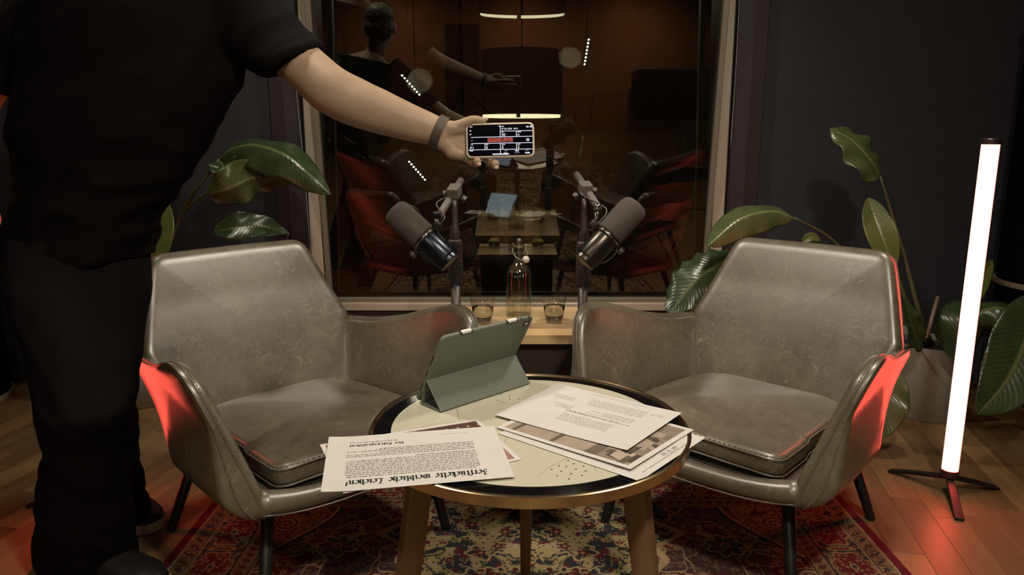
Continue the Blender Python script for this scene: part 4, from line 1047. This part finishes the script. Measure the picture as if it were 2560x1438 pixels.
tag(MB().tube([C(2316, 845, 2.60), C(2345, 742, 2.64)], [.0065, .0065], 10).build('plant_stake', 'bamboo_stake', smooth=True), 'bare beige stick standing in the front cream pot', 'stake')
p2b = empty('potted_plant', (1.545, 2.966, .30)); tag(p2b, 'dark ribbed leaf plant beside the window behind the right armchair', 'plant')
lf(p2b, [(1850, 632, 2.74), (1800, 660, 2.70), (1735, 705, 2.66), (1672, 790, 2.64)], 128, 'leaf_dark', face=(-.3, -.9, .5), fold=.1, droop=.2, ruffle=.1, split=7, seed=8, peak=.5)
lf(p2b, [(2005, 606, 2.80), (2028, 592, 2.80), (2050, 602, 2.80)], 22, 'leaf_young', face=(0, -1, .3), seed=15)
stm(p2b, [Vector((1.545, 2.966, .29)), C(2150, 740, 2.84), C(1960, 640, 2.80), C(1850, 632, 2.74)], .008, .004)
stm(p2b, [Vector((1.53, 2.95, .29)), C(2120, 700, 2.84), C(2005, 606, 2.80)], .006, .003)

# ================================================================== ROUND BLACK CABINETS AT BOTH SIDES
def round_cabinet(x, y, label):
    o = empty('round_cabinet', (x, y, 0)); tag(o, label, 'cabinet', 'round black cabinets at the walls')
    MB().lathe([(.001, .02), (.226, .02), (.226, 1.445), (.001, 1.445)], 72).build('body', 'cabinet_black', o, False)
    for z, hh in ((0.0, .022), (.470, .020), (1.446, .018)):
        shade_angle(MB().lathe([(.001, z), (.234, z), (.235, z + .003), (.235, z + hh - .003), (.234, z + hh), (.001, z + hh)], 72).build('trim_band', 'trim_pale', o), 40)
    for c in o.children:
        if c.name.startswith('body'): shade_angle(c, 40)
round_cabinet(2.14, 2.86, 'round black cabinet with pale bands at the right edge behind the plant')
round_cabinet(-2.27, 2.86, 'round black cabinet with pale bands at the left edge behind the person')
vz = empty('vase', (-2.16, 2.80, 1.4645)); tag(vz, 'dark red round vase on the left black cabinet', 'vase')
MB().lathe(smooth_prof([(.001, 0), (.05, 0), (.085, .04), (.10, .10), (.085, .165), (.045, .20), (.038, .225), (.05, .24)]) + [(.044, .238), (.034, .222), (.001, .20)], 40).build('body', 'vase_red', vz, True)

# ================================================================== WHAT THE WINDOW MIRRORS: the room behind the camera
lm = empty('drum_lamp', (.09, -.95, 0)); tag(lm, 'big black drum lamp mirrored in the window', 'lamp')
shade_angle(MB().lathe([(.372, 1.22), (.385, 1.22), (.385, 1.80), (.372, 1.80)], 64, None, True).build('lamp_shade', 'shade_black', lm), 40)
MB().lathe([(.001, 1.195), (.362, 1.195), (.368, 1.199), (.371, 1.233), (.001, 1.233)], 64).build('diffuser', 'lamp_diffuser', lm)
MB().tube([(0, 0, 1.80), (0, 0, Z_TOP)], .008, 10).build('hanging_cord', 'shade_black', lm, True)
MB().box((-.05, .30, 1.190), (-.015, .374, 1.2245)).build('clip', 'shade_black', lm)
sk = empty('loudspeaker', (-.56, -2.55, 0)); tag(sk, 'tall black loudspeaker mirrored beside the drum lamp', 'loudspeaker')
MB().box((-.19, -.15, 1.26), (.19, .15, 2.24)).build('box', 'speaker_black', sk, bevel=.01)
for z, r in ((1.52, .13), (1.86, .10), (2.08, .05)): shade_angle(MB().lathe([(.001, 0), (r * .8, .0), (r, .012), (r, .02), (.001, .02)], 32, Matrix.Translation((0, .148, z)) @ Matrix.Rotation(-math.pi / 2, 4, 'X')).build('driver', 'shade_black', sk), 40)
MB().tube([(0, 0, .03), (0, 0, 1.26)], .02, 12).build('pole', 'black_steel', sk, True)
for a in (0, 2.09, 4.19): MB().tube([(0, 0, .30), (.32 * math.cos(a), .32 * math.sin(a), .012)], .011, 8).build('leg', 'black_steel', sk, True)
def lounge_chair(x, y, rz, label):
    o = empty('lounge_chair', (x, y, 0), rz); tag(o, label, 'chair', 'rust-red chairs mirrored in the window')
    for nm, oc_, mp in (('seat', [(-.25, -.25), (.25, -.25), (.25, .25), (-.25, .25)], lambda a, b, h: (a, b, .43 + h)), ('backrest', [(-.24, .48), (.24, .48), (.21, .86), (-.21, .86)], lambda a, b, h: (a, .24 + (b - .45) * .2 - h, b))):
        V, F = pad(resample(round_poly(oc_, .05, 6), 56), mp, .03, .03, .025, .015, 0, .6, 4, 6); fix_normals(mesh(nm, V, F, 'rust_fabric', o, True))
    for sx in (-1, 1):
        for sy in (-1, 1): MB().tube([(sx * .2, sy * .2, .42), (sx * .24, sy * .25, 0)], [.014, .010], 10).build('leg', 'black_steel', o, True)
lounge_chair(.95, -1.75, 3.6, 'rust-red chair mirrored at the right of the window'); lounge_chair(-1.25, -1.6, 2.5, 'rust-red chair mirrored at the left of the window')
cab = empty('tall_cupboard', (1.9, -2.55, 0)); tag(cab, 'tall dark cupboard mirrored at the right of the window', 'cupboard')
MB().box((-.5, -.22, 0), (.5, .22, 1.75)).build('body', 'table_base_dark', cab, bevel=.006)
for sx in (-1, 1):
    d_ = MB().box((min(sx * .49, sx * .01), .221, .04), (max(sx * .49, sx * .01), .238, 1.72)).build('door', 'table_base_dark', cab, bevel=.003); MB().tube([(sx * .05, .248, .85), (sx * .05, .248, 1.0)], .006, 8).build('handle', 'chrome', d_, True)
def led_bar(P, d, label):
    o = empty('led_bar', P); tag(o, label, 'light bar', 'light bars mirrored in the window'); d = Vector(d).normalized(); L = .22
    Mb = axis_matrix(-d * L / 2, d * L / 2, Vector((0, 1, 0)))
    MB().box((-.016, -.010, 0), (.016, .010, L), Mb).build('housing', 'lamp_housing', o)
    side = Vector((0, 1, 0)); 
    for k in range(8):
        p = -d * (L / 2 - .012) + d * (k * (L - .024) / 7); q = side * .012
        MB().lathe([(.001, 0), (.007, 0), (.007, .003), (.001, .003)], 12, axis_matrix(p + side * .0105, p + side * .0145) if True else None).build('led', 'led_dot', o)
    MB().tube([Vector((0, 0, 0)), Vector((0, -.02, Z_TOP - P[2]))], .004, 8).build('hanging_cord', 'lamp_housing', o, True)
led_bar(BAR_P, (.15, 0, 1), 'row of bright dots mirrored high at the right of the window'); led_bar((-.80, -.05, .74), (.62, 0, -.72), 'row of bright dots mirrored left of the drum lamp')
def spot_housing(P, T, label):
    o = empty('ceiling_spot', P); tag(o, label, 'ceiling spot', 'ceiling spots above the camera'); d = (Vector(T) - Vector(P)).normalized()
    Mh = axis_matrix(-d * .12, d * .03)
    shade_angle(MB().lathe([(.10, 0), (.128, .02), (.135, .14), (.130, .14), (.122, .03), (.10, .01)], 40, Mh, True).build('housing', 'lamp_housing', o), 40)
    MB().tube([-d * .10, Vector((0, 0, Z_TOP - P[2]))], .014, 10).build('arm', 'lamp_housing', o, True)
for x, w_ in ((-1.35, 'left'), (.1, 'middle'), (1.45, 'right')): spot_housing((x, -2.15, 2.64), (x, -2.9, 1.55), w_ + ' added spot brightening the terracotta wall behind the camera')  # housings for the added wall lights
spot_housing(SIDE_P[0], SIDE_T[0], 'ceiling spot above the right armchair'); spot_housing(SIDE_P[1], SIDE_T[1], 'ceiling spot above the left armchair'); spot_housing(KEY_P, KEY_T, 'ceiling spot above and right of the camera'); spot_housing(FIL_P, FIL_T, 'added fill spot above and left of the camera')

# ================================================================== PERSON HOLDING UP THE PHONE
def loft(rings):
    """rings: (centre, axis_a, axis_b) ellipses joined into a closed body"""
    V = []; F = []; n = 28
    for c, a, b in rings:
        for k in range(n): t = 2 * math.pi * k / n; V.append(c + a * math.cos(t) + b * math.sin(t))
    for i in range(len(rings) - 1):
        for k in range(n): k2 = (k + 1) % n; F.append((i * n + k, i * n + k2, (i + 1) * n + k2, (i + 1) * n + k))
    F.append(tuple(range(n - 1, -1, -1))); F.append(tuple((len(rings) - 1) * n + k for k in range(n)))
    return V, F
def limb(MBo, P, R, squash=1.0, up=Vector((0, 1, 0)), ends=True):
    """round limb through points with radii, hemispherical ends"""
    P = [Vector(p) for p in P]; Q = catmull([tuple(p) for p in P], 6); RR = np.interp(np.linspace(0, len(P) - 1, len(Q)), range(len(P)), R)
    rings = []; n = len(Q)
    for i in range(n):
        t = Vector(Q[min(i + 1, n - 1)] - Q[max(i - 1, 0)]).normalized(); a = (up - t * up.dot(t)); a = a.normalized() if a.length > 1e-4 else Vector((1, 0, 0)); b = t.cross(a); rings.append((Vector(Q[i]), a * RR[i] * squash, b * RR[i], t, RR[i]))
    out = []
    if ends:
        c, a, b, t, r = rings[0]
        for k in (1, 2, 3): q = math.pi / 2 * (1 - k / 4); out.append((c - t * r * math.sin(q), a * math.cos(q), b * math.cos(q)))
    out += [(c, a, b) for c, a, b, t, r in rings]
    if ends:
        c, a, b, t, r = rings[-1]
        for k in (3, 2, 1): q = math.pi / 2 * (1 - k / 4); out.append((c + t * r * math.sin(q), a * math.cos(q), b * math.cos(q)))
    MBo.add(*loft(out))
ZA = 1.69
body = MB()
def torso_rings(grow=0.0):
    rows = [(205, 640, 165, .120), (212, 560, 158, .118), (232, 480, 172, .120), (262, 390, 196, .126), (297, 260, 236, .132), (325, 150, 262, .132), (352, 40, 262, .125), (378, -50, 225, .110), (396, -120, 150, .085), (408, -165, 62, .062)]
    out = []
    for cx, cy, hw, dp in rows:
        zc = 1.79 - .05 * (640 - cy) / 800
        c = C(cx, cy, zc); tilt = math.radians(14) * min(1, max(0, (600 - cy) / 500)); a = Vector((math.cos(tilt), 0, -math.sin(tilt))) * (hw / F_PX * zc + grow); out.append((c, a, Vector((0, dp + grow, 0))))
    return out
body.add(*loft(torso_rings(-.012)))
# head, neck, face
hd = C(448, -330, 1.70); nk = C(412, -160, 1.72)
limb(body, [nk, hd + Vector((-.005, .01, -.06))], [.058, .052]); 
def ell(c, r):
    V = []; F = []; n, m_ = 24, 14
    for i in range(1, m_):
        p = math.pi * i / m_
        for k in range(n): t = 2 * math.pi * k / n; V.append(Vector(c) + Vector((r[0] * math.sin(p) * math.cos(t), r[1] * math.sin(p) * math.sin(t), r[2] * math.cos(p))))
    F = [(i * n + k, i * n + (k + 1) % n, (i + 1) * n + (k + 1) % n, (i + 1) * n + k) for i in range(m_ - 2) for k in range(n)]
    V += [Vector(c) + Vector((0, 0, r[2])), Vector(c) - Vector((0, 0, r[2]))]; F += [(len(V) - 2, (k + 1) % n, k) for k in range(n)] + [(len(V) - 1, (m_ - 2) * n + k, (m_ - 2) * n + (k + 1) % n) for k in range(n)]
    return V, F
body.add(*ell(hd + Vector((0, .012, .03)), (.078, .098, .092))); body.add(*ell(hd + Vector((0, -.020, -.035)), (.062, .072, .082)))
limb(body, [hd + Vector((0, -.088, .015)), hd + Vector((0, -.108, -.022)), hd + Vector((0, -.094, -.030))], [.010, .014, .012])
for s_ in (-1, 1): body.add(*ell(hd + Vector((s_ * .080, .015, -.005)), (.012, .022, .034)))
limb(body, [hd + Vector((-.024, -.084, -.062)), hd + Vector((0, -.091, -.062)), hd + Vector((.024, -.084, -.062))], [.007, .009, .007])
# left arm stretched out over the armchair
limb(body, [C(540, 0, 1.75), C(610, 45, 1.74), C(705, 116, 1.72), C(772, 176, 1.705), C(826, 224, ZA), C(884, 254, ZA), C(945, 278, ZA), C(1020, 305, ZA), C(1080, 325, ZA), C(1104, 336, ZA)],
     [.060, .058, .056, .0525, .0550, .0545, .0500, .0415, .0345, .0330], .92)
# hand: palm
def cap(P, R): limb(body, P, R)
cap([C(1096, 332, 1.690), C(1140, 338, 1.694), C(1184, 334, 1.703)], [.028, .019, .0125])
cap([C(1098, 336, 1.690), C(1140, 352, 1.694), C(1186, 354, 1.705)], [.028, .019, .0125])
cap([C(1100, 342, 1.690), C(1138, 366, 1.692), C(1178, 376, 1.702)], [.027, .0185, .0125])
cap([C(1102, 346, 1.688), C(1132, 374, 1.686), C(1160, 390, 1.692)], [.025, .0175, .0120])
cap([C(1104, 326, 1.684), C(1128, 322, 1.677), C(1152, 322, 1.680)], [.022, .0185, .0135])          # ball of the thumb
cap([C(1130, 380, 1.684), C(1150, 386, 1.680)], [.0165, .0135])                                        # heel of the hand
# fingers: index and middle behind the phone, ring and little finger curl under its lower edge, thumb on top
cap([C(1184, 334, 1.703), C(1228, 330, 1.704), C(1262, 332, 1.701), C(1290, 336, 1.698)], [.0108, .0096, .0088, .0080])
cap([C(1186, 354, 1.705), C(1236, 354, 1.706), C(1276, 358, 1.703), C(1304, 362, 1.699)], [.0110, .0098, .0090, .0082])
cap([C(1178, 376, 1.702), C(1212, 394, 1.705), C(1231, 408, 1.695), C(1238, 411, 1.676)], [.0112, .0106, .0108, .0110])
cap([C(1160, 390, 1.692), C(1178, 402, 1.694), C(1190, 407, 1.684), C(1193, 404, 1.671)], [.0112, .0106, .0104, .0102])
cap([C(1128, 322, 1.677), C(1152, 312, 1.675), C(1182, 300, 1.6755), C(1208, 302.5, 1.6775)], [.0150, .0120, .0102, .0088])
# right arm hanging at the picture's left edge
limb(body, [C(180, -90, 1.80), C(72, 60, 1.82), C(-34, 210, 1.83), C(-92, 340, 1.80)], [.064, .056, .050, .047], .95)
limb(body, [C(-92, 340, 1.80), C(-90, 420, 1.77), C(-62, 500, 1.75), C(-38, 545, 1.745)], [.047, .044, .034, .029], .95)
limb(body, [C(-32, 548, 1.745), C(-26, 590, 1.74)], [.032, .028], .55)
for dx, dz, L in ((-26, 0, 34), (-14, -.008, 40), (-3, -.010, 38), (7, -.004, 30)): limb(body, [C(-20 + dx, 592, 1.742 + dz), C(-18 + dx, 592 + L * .5, 1.735 + dz), C(-16 + dx, 592 + L, 1.744 + dz)], [.0095, .0088, .0080])
limb(body, [C(-14, 552, 1.735), C(-2, 578, 1.728), C(-1, 602, 1.728)], [.012, .0105, .0088])
# legs under the cloth keep the figure whole
LEG_A = [(288, 640, 1.79), (282, 800, 1.715), (268, 1020, 1.66), (282, 1150, 1.79), (306, 1262, 1.97)]
LEG_B = [(140, 640, 1.735), (170, 800, 1.690), (213, 1030, 1.650), (209, 1200, 1.735), (216, 1365, 1.825)]
limb(body, pxl(LEG_A), [.055, .046, .036, .034, .030]); limb(body, pxl(LEG_B), [.060, .055, .040, .040, .034])
person = voxel('person', body.V, body.F, .0034, 5, 'skin')
tag(person, 'person in black T-shirt and trousers leaning in with arm stretched out', 'person')
for s_ in (-1, 1):
    e = MB().add(*ell(hd + Vector((s_ * .030, -.078, .012)), (.011, .011, .010))).build('eye', 'eye_white', person, True)
    MB().add(*ell(hd + Vector((s_ * .030, -.0875, .012)), (.005, .003, .005))).build('iris', 'hair_brown', e, True)
hair = MB(); hair.add(*ell(hd + Vector((0, .030, .058)), (.084, .092, .078))); hair.add(*ell(hd + Vector((0, .055, -.005)), (.080, .065, .080)))
voxel('hair', hair.V, hair.F, .008, 4, 'hair_brown', person, lambda c: .006 * mnoise.noise(c * 45))
# nails
for c, ax_, sz in ((C(1241, 419, 1.6690), None, (.0058, .0030, .0040)), (C(1198, 411, 1.6635), None, (.0048, .0030, .0040)), (C(1214, 298, 1.6735), None, (.0055, .0026, .0040))):
    MB().add(*ell(c, sz)).build('fingernail', 'nail', person, True)
# strap round the wrist
wc, wd = C(1099, 331, ZA), (C(1120, 340, ZA) - C(1080, 322, ZA)).normalized(); ua = Vector((0, 1, 0)) - wd * wd.y; ua.normalize(); ub = wd.cross(ua)
V = []; F = []; n = 48
for off, gr in ((-.0105, .0), (-.0105, .0022), (.0105, .0020), (.0105, -.0002)):
    for k in range(n): t = 2 * math.pi * k / n; V.append(wc + wd * off + ua * math.cos(t) * (.0325 + gr) + ub * math.sin(t) * (.0365 + gr))
for i in range(4):
    for k in range(n): F.append((i * n + k, i * n + (k + 1) % n, ((i + 1) % 4) * n + (k + 1) % n, ((i + 1) % 4) * n + k))
shade_angle(fix_normals(mesh('wrist_strap', V, F, 'wrist_strap', person)), 40)
# T-shirt
shirt = MB(); tr = torso_rings(.012); tr = [t for t in tr]; shirt.add(*loft(tr[:-1]))
sl = []
for (px, py, zc), r in (((500, -40, 1.76), .112), ((545, 0, 1.755), .110), ((605, 45, 1.75), .100), ((662, 92, 1.735), .086), ((702, 126, 1.725), .080), ((737, 154, 1.715), .077)):
    k_ = min(1, max(0, (px - 500) / 237)); c = C(px, py, zc); e = C(px + 100, py - 105 + 57 * k_ ** 2, zc) - c; e.normalize(); sl.append((c, e * r, Vector((0, .078, 0))))
shirt.add(*loft(sl)); sl = []
for (px, py, zc), r in (((230, -150, 1.79), .09), ((190, -90, 1.80), .09), ((100, 40, 1.82), .084), ((32, 140, 1.83), .078), ((-16, 215, 1.83), .073)):
    c = C(px, py, zc); e = C(px + 100, py + 45, zc) - c; e.normalize(); sl.append((c, e * r, Vector((0, .068, 0))))
shirt.add(*loft(sl))
def folds(c):
    q = Vector((c.x * 3.0 + c.z * 2.6, c.y * 2.0, c.z * 9.0 - c.x * 5.0)); low = max(0, min(1, (1.25 - c.z) / .35))
    return (.005 + .020 * low) * mnoise.noise(q * 1.1) + (.003 + .009 * low) * (1 - 2 * abs(mnoise.noise(q * 1.9)))
voxel('t_shirt', shirt.V, shirt.F, .0075, 5, 'shirt_black', person, folds)
# trousers
trou = MB()
def rr(P, hw, dp): 
    out = []
    for (px, py, zc), w, d_ in zip(P, hw, dp): out.append((C(px, py, zc), Vector((w / F_PX * zc, 0, 0)), Vector((0, d_, 0))))
    return out
trou.add(*loft(rr([(205, 545, 1.80), (205, 600, 1.80), (200, 680, 1.80), (200, 730, 1.80)], [150, 160, 158, 120], [.118, .128, .125, .10])))
trou.add(*loft(rr([(290, 590, 1.81), (288, 720, 1.755), (278, 880, 1.69), (268, 1020, 1.66), (276, 1130, 1.76), (298, 1225, 1.92), (312, 1300, 2.03)], [70, 80, 70, 66, 60, 58, 60], [.10, .095, .080, .072, .070, .068, .072])))
trou.add(*loft(rr([(135, 590, 1.75), (148, 720, 1.71), (190, 880, 1.665), (214, 1020, 1.65), (212, 1110, 1.69), (208, 1240, 1.755), (212, 1330, 1.80), (218, 1400, 1.84)], [108, 126, 112, 108, 96, 104, 114, 122], [.105, .11, .10, .098, .088, .09, .095, .10])))
def tfolds(c):
    k = math.exp(-((c.z - .44) / .16) ** 2) + .9 * math.exp(-((c.z - .10) / .12) ** 2) + .35
    q = Vector((c.x * 6 + c.z * 3, c.y * 5, c.z * 9 + c.x * 9)); return k * (.008 * mnoise.noise(q) + .005 * mnoise.noise(q * 2.3)) + .004 * mnoise.noise(Vector((c.x * 22, c.y * 14, c.z * 3)))
voxel('trousers', trou.V, trou.F, .0075, 4, 'trouser_black', person, tfolds)
def shoe(heel, toe):
    d = Vector((toe.x - heel.x, toe.y - heel.y, 0)); L = d.length; d.normalize(); t = Vector((-d.y, d.x, 0)); sh = []
    prof = [(0.02, .026, .062), (.10, .036, .088), (.30, .038, .094), (.50, .042, .074), (.72, .048, .054), (.88, .043, .044), (.98, .022, .030)]
    for s_, w, hh in prof: c = heel + d * (L * s_) + Vector((0, 0, .018 + hh * .48)); sh.append((c, t * w, Vector((0, 0, hh * .52))))
    m_ = MB().add(*loft(sh)); o = voxel('shoe', m_.V, m_.F, .006, 3, 'shoe_black', person)
    sole = [(heel + d * (L * s_)).xy.to_tuple() for s_ in (0,)]
    out = []
    for s_, w in ((0, .006), (.03, .030), (.15, .041), (.35, .040), (.55, .045), (.75, .052), (.90, .046), (.985, .024), (1.0, .006)): out.append((s_ * L, w + .003))
    ol_ = [(a, w) for a, w in out] + [(a, -w) for a, w in out[::-1]]
    V, F = pad(resample(ol_, 64), lambda a, b, h: tuple(heel + d * a + t * b + Vector((0, 0, .016 + h))), .012, .0155, .004, 0, 0, .6, 3, 6); fix_normals(mesh('sole', V, F, 'shoe_sole', o, True))
shoe(G(255, 1268), G(394, 1330)); shoe(G(100, 1402), G(418, 1480))

# ================================================================== PHONE
PC = C(1250.5, 351.5, 1.678); Rv = Vector((1, 0, 0)); Uv = Vector((0, sp, cp)); Nv = -Vector((0, cp, -sp))
roll = math.radians(1.4); pr_, pu_ = Rv * math.cos(roll) + Uv * math.sin(roll), -Rv * math.sin(roll) + Uv * math.cos(roll)
yaw = math.radians(-3); 
ph = empty('phone', PC); tag(ph, 'phone in a beige case held up sideways showing a digital film slate', 'phone')
def pm(x, y, h): p = pr_ * x + pu_ * y + Nv * h; return (p.x, p.y, p.z)
W2, H2 = .0765, .0392
V, F = pad(resample(round_poly([(-W2, -H2), (W2, -H2), (W2, H2), (-W2, H2)], .0135, 8), 96), pm, .0058, .0060, .0035, 0, 0, .7, 3, 8); shade_angle(fix_normals(mesh('case', V, F, 'phone_case', ph, True)), 50)
V, F = pad(resample(round_poly([(-W2 + .0042, -H2 + .0042), (W2 - .0042, -H2 + .0042), (W2 - .0042, H2 - .0042), (-W2 + .0042, H2 - .0042)], .0105, 8), 96), pm, .0062, -.0052, .0004, 0, 0, .7, 3, 4); scr = fix_normals(mesh('screen', V, F, 'phone_glass', ph))
# what the screen shows, measured on the photograph in screen pixels (origin upper left 1160,290; ten-fold)
def sp2(x, y):
    px = 1160 + x * 190 / 1952.; py = 290 + y * 140 / 1438.; u = (px - 1250.5) / F_PX * 1.672; v = -(py - 351.5) / F_PX * 1.672
    return (u * math.cos(roll) + v * math.sin(roll), -u * math.sin(roll) + v * math.cos(roll))
def glyph_quads(name, Q, m, h=.0064):
    V = []; F = []
    for q in Q:
        k = len(V); V += [pm(*sp2(*p), h) for p in q]; F.append(tuple(range(k, k + len(q))))
    return fix_normals(mesh(name, V, F, m, scr))
def hl(x0, y0, x1, y1, w=15): return [(x0, y0 - w / 2), (x1, y1 - w / 2), (x1, y1 + w / 2), (x0, y0 + w / 2)]
def vl(x, y0, y1, w=16): return [(x - w / 2, y0), (x + w / 2, y0), (x + w / 2, y1), (x - w / 2, y1)]
glyph_quads('slate_lines', [hl(940, 405, 1755, 388), hl(175, 566, 1755, 535), hl(185, 725, 1760, 698), hl(120, 888, 1765, 858), vl(932, 255, 548), vl(1345, 400, 540), vl(540, 722, 880), vl(938, 715, 1005), vl(1350, 705, 868), hl(735, 998, 1160, 990, 30),
    [(880, 268), (925, 268), (925, 300)]], 'screen_white')
def text_mesh(txt, x, y, hgt, m, wide=None, name='screen_text'):
    cu = bpy.data.curves.new('t', 'FONT'); cu.body = txt; cu.size = 1.0; cu.offset = .018; o = bpy.data.objects.new('t', cu); COL.objects.link(o)
    dg = bpy.context.evaluated_depsgraph_get(); me = bpy.data.meshes.new_from_object(o.evaluated_get(dg)); bpy.data.objects.remove(o); bpy.data.curves.remove(cu)
    xs = [v.co.x for v in me.vertices]; ys = [v.co.y for v in me.vertices]; s_ = hgt / (max(ys) - min(ys)); sx = s_ if not wide else wide / (max(xs) - min(xs)); x0, y0 = min(xs), min(ys)
    for v in me.vertices:
        tx, ty = x + (v.co.x - x0) * sx, y - (v.co.y - y0) * s_ - (v.co.x - x0) * sx * .019; v.co = Vector(pm(*sp2(tx, ty), .0065))
    me.update(); me.name = name; o = link(name, me, m, scr); return o
text_mesh('30', 965, 530, 66, 'screen_white', 95); text_mesh('A', 1370, 520, 60, 'screen_white', 60); text_mesh('A1', 150, 862, 66, 'screen_white', 92); 
for x_, y_, m_ in ((570, 858, 'screen_white'), (975, 850, 'screen_white'), (1385, 842, 'screen_green')):
    glyph_quads('screen_text', [[(x_ + 14, y_ - 72), (x_ + 32, y_ - 72), (x_ + 32, y_ - 13), (x_ + 14, y_ - 13)], [(x_, y_ - 13), (x_ + 42, y_ - 13), (x_ + 42, y_), (x_, y_)], [(x_ - 2, y_ - 56), (x_ + 14, y_ - 72), (x_ + 14, y_ - 54), (x_ - 2, y_ - 42)]], m_, .0065)
text_mesh('27 Oct 2024  18:14', 962, 366, 44, 'screen_white', 420)
def word(x, y, w, h_=26, seed=0):
    r = random.Random(seed); Q = []; a = x
    while a < x + w: b = r.uniform(10, 16); Q.append([(a, y), (a + b, y), (a + b, y + h_), (a, y + h_)]); a += b + r.uniform(3, 7)
    return Q
Q = []
for i, (x, y, w) in enumerate(((145, 285, 65), (140, 385, 45), (140, 480, 40), (960, 270, 60), (968, 418, 40), (1375, 408, 90), (190, 745, 28), (562, 735, 60), (970, 735, 80), (1380, 725, 60), (150, 900, 80))): Q += word(x, y, w, 24, i)
Q += word(1600, 268, 65, 40, 30) + word(1690, 262, 50, 44, 31) + word(1030, 955, 85, 36, 32) + word(1315, 888, 85, 36, 33) + word(1570, 940, 115, 38, 34)
glyph_quads('screen_captions', Q, 'screen_white'); glyph_quads('screen_captions', word(1035, 895, 75, 24, 40) + word(1300, 945, 120, 24, 41) + word(1580, 885, 85, 22, 42) + word(190, 620, 25, 50, 43), 'screen_dim')
cc = [(1640 + 42 * math.cos(a), 622 + 38 * math.sin(a)) for a in np.linspace(0, 2 * math.pi, 24, endpoint=False)]; ci = [(1640 + 26 * math.cos(a), 622 + 23 * math.sin(a)) for a in np.linspace(0, 2 * math.pi, 24, endpoint=False)]
glyph_quads('clock_icon', [[cc[k], cc[(k + 1) % 24], ci[(k + 1) % 24], ci[k]] for k in range(24)] + [[(1632, 605), (1642, 605), (1642, 630), (1632, 630)], [(1634, 622), (1656, 622), (1656, 631), (1634, 631)]], 'screen_white')
glyph_quads('word_panel', [[(600, 580), (1265, 566), (1265, 682), (600, 696)]], 'screen_redglow', .00632)
SEG = {'D': 'abcdef', 'I': 'ef', 'G': 'acdefh', 'S': 'acdfg', 'L': 'def', 'A': 'abcefg', 'T': 'aij', 'E': 'adefg'}
def segword(txt, x, y, w, h_, gap, th_=13):
    Q = []
    for ch in txt:
        ww = w if ch != 'I' else w * .30; dy = -(x - 620) * .019; X0, X1, Y0, Ym, Y1 = x, x + ww, y + dy, y + dy + h_ / 2, y + dy + h_
        for sgm in SEG[ch]:
            if sgm == 'a': Q.append(hl(X0, Y0 + th_ / 2, X1, Y0 + th_ / 2, th_))
            if sgm == 'd': Q.append(hl(X0, Y1 - th_ / 2, X1, Y1 - th_ / 2, th_))
            if sgm == 'g': Q.append(hl(X0, Ym, X1, Ym, th_))
            if sgm == 'h': Q.append(hl((X0 + X1) / 2, Ym, X1, Ym, th_))
            if sgm == 'f': Q.append(vl(X0 + th_ / 2, Y0, Ym, th_))
            if sgm == 'e': Q.append(vl(X0 + th_ / 2, Ym, Y1, th_))
            if sgm == 'b': Q.append(vl(X1 - th_ / 2, Y0, Ym, th_))
            if sgm == 'c': Q.append(vl(X1 - th_ / 2, Ym, Y1, th_))
            if sgm in 'ij': Q.append(vl((X0 + X1) / 2, Y0 if sgm == 'i' else Ym, Ym if sgm == 'i' else Y1, th_))
        x += ww + gap
    return Q
glyph_quads('slate_word', segword('DIGISLATE', 625, 590, 62, 92, 19), 'screen_red', .00645)
